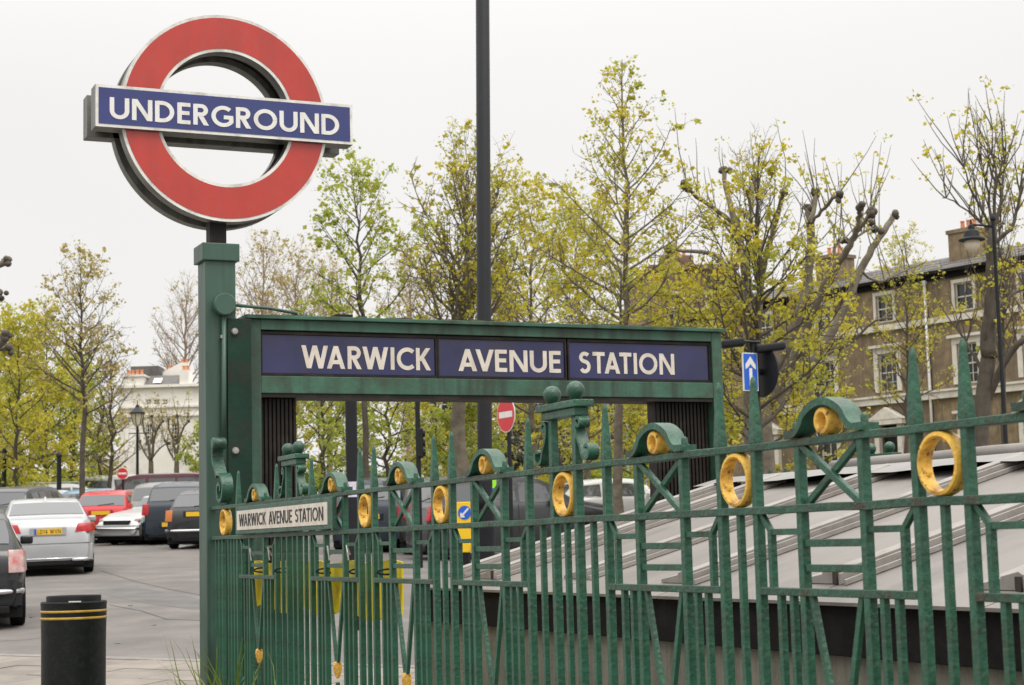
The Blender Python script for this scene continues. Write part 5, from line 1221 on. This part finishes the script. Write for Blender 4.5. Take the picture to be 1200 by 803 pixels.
def tree(name, label, px_base, Z, tip, halfw, seed, n_leaf, lsize, lmat, bark=BARK, tr=.12, t0=.25, n1=34, elev=(28, 62), shape=None, mids=(), fine=1.0, up=.07, lsp=.05, group=None, low=0.0):
    rnd = random.Random(seed); b = stand(px_base, Z, 570); tp = at(tip[0], tip[1], Z); s = Z/FPX
    root = thing(name, label, 'tree', b, group=group)
    ctrl = [b-Vector((0, 0, .1))]+[at(x, y, Z) for x, y in mids]+[tp]
    path = []
    N = 18
    for i in range(N+1):
        x = i/N*(len(ctrl)-1); k = min(int(x), len(ctrl)-2); q = ctrl[k].lerp(ctrl[k+1], x-k); path.append(q+Vector((rnd.gauss(0, .012), rnd.gauss(0, .012), 0))*(1 if 0 < i < N else 0)*min(4, Z/15))
    rad = [max(.008, tr*(1-.93*(i/N)**.9)) for i in range(N+1)]; rad[0] *= 1.35; rad[1] *= 1.08
    mb = MB(); mb.tube(path, rad, 9, cap=False); anc = []
    W = halfw*s; shape = shape or (lambda t: W*(.35+1.0*max(0, 1-((t-.45)/.62)**2)) * (1 if t < .9 else .6))
    if callable(shape): prof = shape
    grow(mb, anc, path, rad, rnd, t0, n1, prof, elev, fine, up)
    mb.build('trunk', bark, root, smooth=True)
    if n_leaf: leaves(anc, n_leaf, lsize, lsp, seed+1, lmat, 'crown', root, low=low)
    return root
# slim young trees and leafy trees, near to far
def cone(W): return lambda t: W*(.30+.95*max(0.0, 1-((t-.38)/.66)**2))
def egg(W): return lambda t: W*(.45+.85*max(0.0, 1-((t-.55)/.5)**2))
S_ = lambda px, Z: px*Z/FPX
tree('slim_tree', 'slim young tree with pale green leaves rising above the sign centre-right', 722, 36, (729, 70), 0, 11, 6000, .100, LEAFY, BARK, .12, .26, 50, (0, 60), lambda t: S_(1, 36)*(9+135*max(0, 1-abs((t-.34)/.66)**1.35)), mids=((725, 480), (733, 330), (734, 200)), fine=1.0, up=.045)
tree('slim_tree', 'light green slender tree between the roundel and the tall lamp column', 430, 44, (412, 192), 0, 12, 3300, .13, LEAFG, BARKDARK, .105, .30, 38, (5, 58), lambda t: S_(1, 44)*(14+82*max(0, 1-abs((t-.45)/.62)**1.7)), mids=((428, 440), (420, 300)), up=.045)
tree('leafy_tree', 'broad yellow-green tree crown in front of the pollarded plane', 888, 35, (890, 168), 0, 13, 6800, .105, LEAFY, BARKDARK, .12, .16, 54, (14, 66), lambda t: S_(150, 35)*(.25+.9*max(0, 1-t**1.3)), mids=((886, 430), (888, 300)), fine=1.0, low=.92)
tree('upright_tree', 'tall upright tree with thick trunk just left of the lamp column', 541, 46, (549, 205), 0, 14, 5600, .12, LEAFY, BARK, .27, .36, 44, (22, 70), egg(S_(104, 46)), mids=((538, 470), (543, 360)), up=.10)
tree('leafy_tree', 'bushy yellow-green tree right of the lamp column behind the sign', 622, 50, (625, 238), 0, 15, 6500, .135, LEAFY, BARK, .13, .2, 42, (5, 60), egg(S_(92, 50)), mids=((622, 420),), up=.05)
tree('leafy_tree', 'bushy tree filling the gap between slim tree and brown block', 690, 54, (672, 262), 0, 16, 5200, .135, LEAFY, BARK, .12, .2, 38, (5, 60), egg(S_(88, 54)), mids=((686, 430),), up=.05)
tree('leafy_tree', 'low yellow-green tree in front of the brown brick block', 800, 44, (800, 330), 0, 17, 6200, .12, LEAFY, BARK, .12, .15, 38, (12, 58), egg(S_(72, 44)))
tree('leafy_tree', 'yellow-green tree against the brick terrace right of the pollard', 962, 43, (950, 335), 0, 18, 3800, .11, LEAFY, BARKDARK, .10, .2, 34, (12, 58), egg(S_(64, 43)))
# foliage under the station sign
for k, (px, tipy, Z, hw, lab, lm) in enumerate(((378, 420, 52, 62, 'green tree filling the left end of the gap under the sign', LEAFG), (455, 400, 56, 60, 'green tree seen under the sign behind the notice post', LEAFG), (510, 430, 60, 50, 'yellow-green tree under the sign behind the traffic light', LEAFY), (655, 440, 58, 54, 'yellow-green tree under the sign right of the no-entry disc', LEAFY), (745, 455, 60, 50, 'pale tree under the sign behind the slim trunk', LEAFY))):
    tree('leafy_tree', lab, px, Z, (px, tipy), 0, 30+k, 4200, .135, lm, BARKDARK, .11, .12, 30, (5, 55), egg(S_(hw, Z)))
for k, (px, tipy, Z, hw, lab, lm) in enumerate(((415, 455, 66, 46, 'small green tree low under the sign left of the notice post', LEAFG), (560, 440, 70, 52, 'far yellow-green tree behind the tall lamp column', LEAFY), (345, 440, 70, 50, 'yellow-green tree low behind the left ribbed pilaster', LEAFY), (590, 330, 74, 52, 'far leafy tree rising between lamp column and bushy tree', LEAFP), (700, 470, 76, 50, 'far green tree low behind the slim tree trunk', LEAFG), (800, 440, 64, 50, 'leafy tree low behind the right ribbed pilaster', LEAFY), (540, 470, 52, 40, 'leafy undergrowth tree behind the thick trunk', LEAFG))):
    tree('leafy_tree', lab, px, Z, (px, tipy), 0, 130+k, 3800, .15, lm, BARKDARK, .10, .08, 30, (0, 55), egg(S_(hw, Z)), lsp=.07)
for k, (px, tipy, Z, hw, lab, lm) in enumerate(((35, 430, 80, 40, 'far yellow tree low behind the left-hand trees', LEAFY), (70, 440, 86, 40, 'far green tree low behind the sparse tall tree', LEAFG), (104, 470, 88, 30, 'far yellow-green bush tree left of the annex', LEAFY), (0, 430, 84, 44, 'far yellow tree low at the picture edge', LEAFY))):
    tree('leafy_tree', lab, px, Z, (px, tipy), 0, 150+k, 3600, .18, lm, BARKDARK, .10, .06, 32, (0, 58), egg(S_(hw, Z)), lsp=.1)
tree('dark_shrub', 'dark evergreen shrub behind the no-entry pole', 622, 62, (620, 508), 0, 41, 4200, .13, mat('evergreen_leaf', (.022, .036, .016), .5, var=.4, scale=3, transl=(.2, (1, 1, .6))), BARKDARK, .08, .05, 30, (5, 45), egg(S_(40, 62)))
# bare pinkish trees far behind, left of the sign centre
for k, (px, tipy, Z, hw, lab, nl) in enumerate(((305, 288, 84, 50, 'bare brownish tree just right of the tall green post', 2600), (345, 300, 88, 46, 'thin-leaved tree behind the left half of the sign', 3000), (385, 318, 92, 44, 'bare far tree behind the light green slender tree', 2800), (478, 300, 90, 46, 'far bronze-leaved tree left of the upright tree', 3000))):
    tree('bare_tree', lab, px, Z, (px+4, tipy), 0, 50+k, nl, .15, LEAFP, TWIG, .20, .3, 40, (28, 66), egg(S_(hw*1.25, Z)), up=.07, lsp=.10)
# left side trees
tree('slim_tree', 'tall sparse tree above the yellow-green trees on the left', 98, 56, (92, 303), 0, 61, 2800, .12, LEAFP, BARKDARK, .11, .3, 44, (8, 60), cone(S_(66, 56)), mids=((98, 470), (97, 390)), up=.05)
for k, (px, tipy, Z, hw, lab, lm, nl) in enumerate(((18, 384, 60, 44, 'yellow-green tree at the picture edge above the parked estate', LEAFY, 5200), (52, 372, 66, 44, 'yellow-green tree left of the tall sparse tree', LEAFY, 5600), (-12, 370, 70, 50, 'leafy tree behind the trees on the left edge', LEAFG, 4200), (84, 430, 72, 36, 'bright green small tree before the hedge', LEAFG, 3600), (116, 410, 76, 30, 'thin leafy tree left of the white house chimney', LEAFP, 1600))):
    tree('leafy_tree', lab, px, Z, (px+3, tipy), 0, 70+k, nl, .16, lm, BARKDARK, .11, .10, 40, (5, 62), egg(S_(hw*1.15, Z)), lsp=.09, up=.05)
tree('bare_tree', 'slender bare tree in front of the white house chimney', 130, 72, (132, 398), 0, 81, 350, .12, LEAFP, BARKDARK, .12, .25, 34, (20, 60), cone(S_(40, 72)), up=.05)
tree('bare_tree', 'bare spreading tree behind the right of the white house', 222, 116, (216, 338), 0, 82, 700, .17, LEAFP, TWIG, .25, .4, 40, (25, 62), egg(S_(46, 116)), lsp=.1)
tree('leafy_tree', 'green bush beside the tall post in front of white house', 236, 80, (238, 500), 0, 83, 2600, .15, LEAFG, BARKDARK, .08, .1, 26, (5, 55), egg(S_(22, 80)))
tree('bare_tree', 'fine sparse-leaved tree before the brick terrace roof', 1062, 62, (1062, 285), 0, 84, 3600, .10, LEAFY, BARKDARK, .11, .35, 40, (20, 62), egg(S_(56, 62)))

# pollarded trees: stout limbs ending in knuckles
def pollard(name, label, Z, trunk, tr, limbs, seed, bark=BARK, shoots=0, knob=.17, lmat=LEAFY):
    rnd = random.Random(seed); b = stand(trunk[0][0], Z, trunk[0][1]); root = thing(name, label, 'tree', b)
    mb = MB(); anc = []; kns = []
    tp = [at(x, y, Z) for x, y in trunk]; tp[0] = b-Vector((0, 0, .1)); mb.tube(tp, [tr*(1.25 if i == 0 else 1-.35*i/len(tp)) for i in range(len(tp))], 12, cap=False)
    for (pts, r0, r1, dz, ends) in limbs:
        n = len(pts); P_ = [at(x, y, Z+dz*(i/(n-1))) for i, (x, y) in enumerate(pts)]
        Q = []
        for i in range(n-1):
            for j in range(4):
                f = j/4; p0, p1, p2, p3 = P_[max(i-1, 0)], P_[i], P_[i+1], P_[min(i+2, n-1)]
                q = 0.5*((2*p1)+(p2-p0)*f+(2*p0-5*p1+4*p2-p3)*f*f+(3*p1-p0-3*p2+p3)*f**3); Q.append(q+Vector((rnd.gauss(0, .014), rnd.gauss(0, .014), rnd.gauss(0, .01))))
        Q.append(P_[-1]); m = len(Q)-1
        mb.tube(Q, [(r0+(r1-r0)*i/m)*rnd.uniform(.93, 1.08) for i in range(m+1)], 9, cap=True)
        if ends:
            kb_ = MB(); kns.append(kb_)
            for k in range(6):                                    # a lumpy knuckle: several overlapping burrs
                c = Q[-1]+(Q[-1]-Q[-2]).normalized()*knob*.25+Vector((rnd.gauss(0, .06), rnd.gauss(0, .06), rnd.gauss(.0, .05)))*(knob/.17); rr = knob*rnd.uniform(.40, .72)
                kb_.lathe([(0, -rr)]+[(rr*sin(pi*i/7)*rnd.uniform(.85, 1.12), -rr*cos(pi*i/7)) for i in range(1, 7)]+[(0, rr)], 8, Matrix.Translation(c) @ Matrix.Rotation(rnd.uniform(0, 3), 4, 'X'))
        for k in range(shoots):
            q = Q[rnd.randrange(m//3, m+1)]; P2 = bend(q, Vector((rnd.gauss(0, .5), rnd.gauss(0, .5), 1.2)), rnd.uniform(.6, 1.9), 4, rnd, .1, .1); mb.tube(P2, [.016, .013, .010, .007, .004], 4, cap=False); anc += P2[1:]
    mb.build('trunk', bark, root, smooth=True); [k_.build('knuckle', BARKDARK, root, smooth=True) for k_ in kns]
    if anc: leaves(anc, 900, .11, .07, seed+5, lmat, 'crown', root)
    return root
Lm = [
 ([(884, 440), (878, 370), (871, 310), (862, 258), (851, 225), (849, 200)], 0.105, 0.051, 1.5, 1),
 ([(874, 330), (860, 266), (838, 246), (817, 231), (804, 220)], 0.056, 0.043, -1.5, 1),
 ([(880, 350), (876, 300), (880, 250), (881, 230), (885, 210)], 0.068, 0.047, 2.0, 1),
 ([(888, 400), (892, 330), (898, 296), (906, 274), (913, 243), (919, 226)], 0.074, 0.047, -1.0, 1),
 ([(893, 470), (915, 420), (938, 365), (946, 330), (950, 274), (948, 245)], 0.136, 0.086, 0.5, 1),
 ([(949, 262), (953, 244), (956, 227)], 0.053, 0.055, .3, 1),
 ([(950, 262), (959, 252), (974, 235), (984, 228)], 0.037, 0.043, -1.0, 1),
 ([(895, 480), (930, 420), (958, 352), (975, 318), (992, 293), (1004, 271), (1007, 252), (1008, 243)], 0.112, 0.047, -1.5, 1),
 ([(1003, 274), (1011, 263), (1021, 250)], 0.040, 0.047, -.4, 1),
 ([(999, 283), (1012, 272), (1025, 268)], 0.028, 0.031, .5, 1),
 ([(895, 490), (950, 430), (984, 372), (997, 343), (1014, 306), (1031, 278), (1047, 254)], 0.124, 0.066, 1.5, 1),
 ([(966, 340), (978, 292), (990, 280)], 0.031, 0.031, 1.0, 1),
 ([(882, 380), (858, 320), (832, 297), (800, 295), (783, 291)], 0.056, 0.039, 1.0, 1),
 ([(1010, 318), (1030, 330), (1060, 318), (1085, 306)], 0.031, 0.016, 1.0, 0),
 ([(960, 420), (1000, 400), (1020, 380), (1045, 372)], 0.037, 0.020, -1.0, 0),
]
pollard('pollarded_plane', 'big pollarded plane tree with stubby knuckled limbs before the terrace', 39, [(890, 560), (888, 500), (886, 440), (884, 400)], .36, Lm, 5, shoots=6, knob=.13)
Lr = [([(1158, 420), (1160, 350), (1164, 268)], .17, .09, 0, 1), ([(1164, 272), (1158, 230), (1150, 190)], .04, .01, .4, 0), ([(1164, 270), (1166, 215), (1163, 152)], .045, .008, -.3, 0), ([(1165, 270), (1176, 220), (1178, 172)], .045, .01, .5, 0), ([(1164, 270), (1140, 225), (1128, 190)], .035, .008, -.6, 0),
      ([(1164, 285), (1188, 262), (1196, 215), (1203, 178)], .05, .01, 0, 0), ([(1165, 275), (1150, 262), (1118, 236), (1104, 232)], .03, .008, .6, 0), ([(1157, 470), (1175, 430), (1200, 398), (1232, 382)], .09, .05, -.8, 1), ([(1155, 450), (1138, 410), (1120, 384)], .05, .02, .8, 0), ([(1160, 380), (1180, 350), (1205, 336)], .05, .03, .5, 0)]
pollard('forked_tree', 'pollarded tree with upright shoots by the hooded street lamp', 36, [(1146, 600), (1147, 520), (1152, 470), (1158, 420)], .21, Lr, 6, BARKDARK, shoots=11, knob=.10, lmat=LEAFY)
tree('bare_tree', 'cloud of fine upright shoots above the hooded street lamp', 1176, 41, (1172, 156), 0, 85, 1700, .085, LEAFP, BARKDARK, .09, .42, 44, (38, 72), egg(S_(52, 41)), up=.14)
Ll = [([(-110, 420), (-60, 360), (-25, 322), (6, 308)], .12, .06, 0, 1), ([(-110, 440), (-50, 400), (-15, 350), (-1, 345)], .10, .05, .8, 1), ([(-110, 460), (-50, 440), (-10, 412), (6, 396)], .12, .07, -.5, 1), ([(-20, 416), (-2, 410), (8, 408)], .05, .05, 0, 1)]
pollard('pollarded_plane', 'pollarded limbs with knuckles poking in from the left edge', 34, [(-115, 640), (-112, 540), (-110, 440)], .32, Ll, 7, shoots=0, knob=.12)
for k, (px, lab) in enumerate(((177, 'left of two bare pollarded trees in front of the white house'), (207, 'right of two bare pollarded trees in front of the white house'))):
    L2 = [([(px, 540), (px-3, 520), (px-8, 505), (px-10, 492)], 0.078, 0.033, .5, 1), ([(px, 540), (px+3, 515), (px+9, 500), (px+14, 494)], 0.078, 0.033, -.5, 1), ([(px, 542), (px-8, 530), (px-13, 518)], 0.058, 0.026, .6, 1), ([(px+1, 520), (px+2, 505), (px+1, 488)], 0.058, 0.026, -.3, 1), ([(px+2, 535), (px+12, 524), (px+20, 520)], 0.052, 0.019, -.3, 1)]
    pollard('bare_pollard', lab, 88, [(px, 575), (px, 555), (px, 540)], .15, L2, 90+k, BARK, shoots=9, knob=.09, lmat=LEAFP)
# hedge
def hedge(label, px0, px1, pyt, Z, n, seed, m_=HEDGE):
    a, b = stand(px0, Z), stand(px1, Z); top = at((px0+px1)/2, pyt, Z).z; rnd = random.Random(seed)
    root = thing('hedge', label, 'hedge', (a+b)/2); pts = []
    for i in range(1500):
        f = rnd.random(); p = a.lerp(b, f); g_ = p.z; hh = top-g_
        pts.append((p.x+HD.x*rnd.uniform(-.5, .5), p.y+HD.y*rnd.uniform(-.5, .5), g_+hh*sqrt(rnd.random())*rnd.uniform(.85, 1.05)))
    leaves(pts, n, .13, .10, seed, m_, 'foliage', root)
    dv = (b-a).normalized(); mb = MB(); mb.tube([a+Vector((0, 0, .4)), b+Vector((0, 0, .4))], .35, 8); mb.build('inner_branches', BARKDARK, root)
hedge('clipped green hedge behind the parked cars on the left', 36, 90, 566, 68, 9000, 21)
hedge('wild green hedge at the foot of the left trees', -30, 40, 556, 74, 8000, 22)
hedge('dark hedge glimpsed under the sign behind the parked cars', 345, 480, 556, 64, 9000, 23)
hedge('green hedge in front of the brown brick villas under the sign', 640, 780, 552, 70, 8000, 24)

# ------------------------------------------------------------------ weeds at the foot of the tall post
rnd = random.Random(77)
for k, (yy, xo, hgt, n) in enumerate(((10.25, -.05, .80, 26), (9.75, -.06, .78, 22), (9.2, -.06, .72, 14), (8.7, -.06, .66, 12), (10.55, -.07, .74, 14))):
    base = Vector((XF+xo, yy, gz(XF+xo, yy)+.11))
    t = thing('grass_tuft', ['long green grass tuft leaning past the foot of the tall post', 'grass tuft with seed heads below the name plate', 'short weedy grass tuft under the right end of the name plate', 'small grass tuft below the first gold drop', 'thin grass blades hugging the tall post'][k], 'grass', base)
    for i in range(n):
        a = rnd.uniform(0, 6.28); L_ = hgt*rnd.uniform(.55, 1.25); d = Vector((cos(a)*.35-.1, sin(a)*.35, 1)); P_ = bend(base+Vector((rnd.gauss(0, .05), rnd.gauss(0, .05), 0)), d, L_, 7, rnd, -.09, .08)
        w = rnd.uniform(.006, .013); mb = MB(); side = Vector((-sin(a), cos(a), 0)); vs = []
        for j, p in enumerate(P_): ww = w*(1-(j/7)**2)+.0006; vs += [p-side*ww, p+side*ww+Vector((0, 0, .001))]
        mb.add(vs, [(2*j, 2*j+1, 2*j+3, 2*j+2) for j in range(7)]); mb.build('blade', GRASSM, t)
# litter on the road
rnd = random.Random(9)
for k, (px, py, lab) in enumerate(((44, 771, 'crumpled white paper lying at the kerb beside the bin'), (38, 724, 'small white scrap by the black hatchback wheel'), (153, 710, 'tiny pale scrap on the road patch'), (138, 754, 'small pale fleck on the road beyond the bin'), (180, 733, 'pale leaf lying on the open road'))):
    p = ground_at(px, py); mb = MB(); r_ = .045 if k == 0 else .028
    g_ = 5; vs = [((a-2)*r_*.5+rnd.gauss(0, r_*.1), (b-2)*r_*.7+rnd.gauss(0, r_*.1), .004+abs(rnd.gauss(0, r_*.13))) for a in range(g_) for b in range(g_)]; mb.add(vs, [(a*g_+b, a*g_+b+1, (a+1)*g_+b+1, (a+1)*g_+b) for a in range(g_-1) for b in range(g_-1)]); mb.build('paper_scrap', STUCCO if k == 0 else PAVING, None, (p.x, p.y, p.z), rot=(0, 0, k*1.3))
    o = col.objects[-1]; tag(o, lab, 'litter')
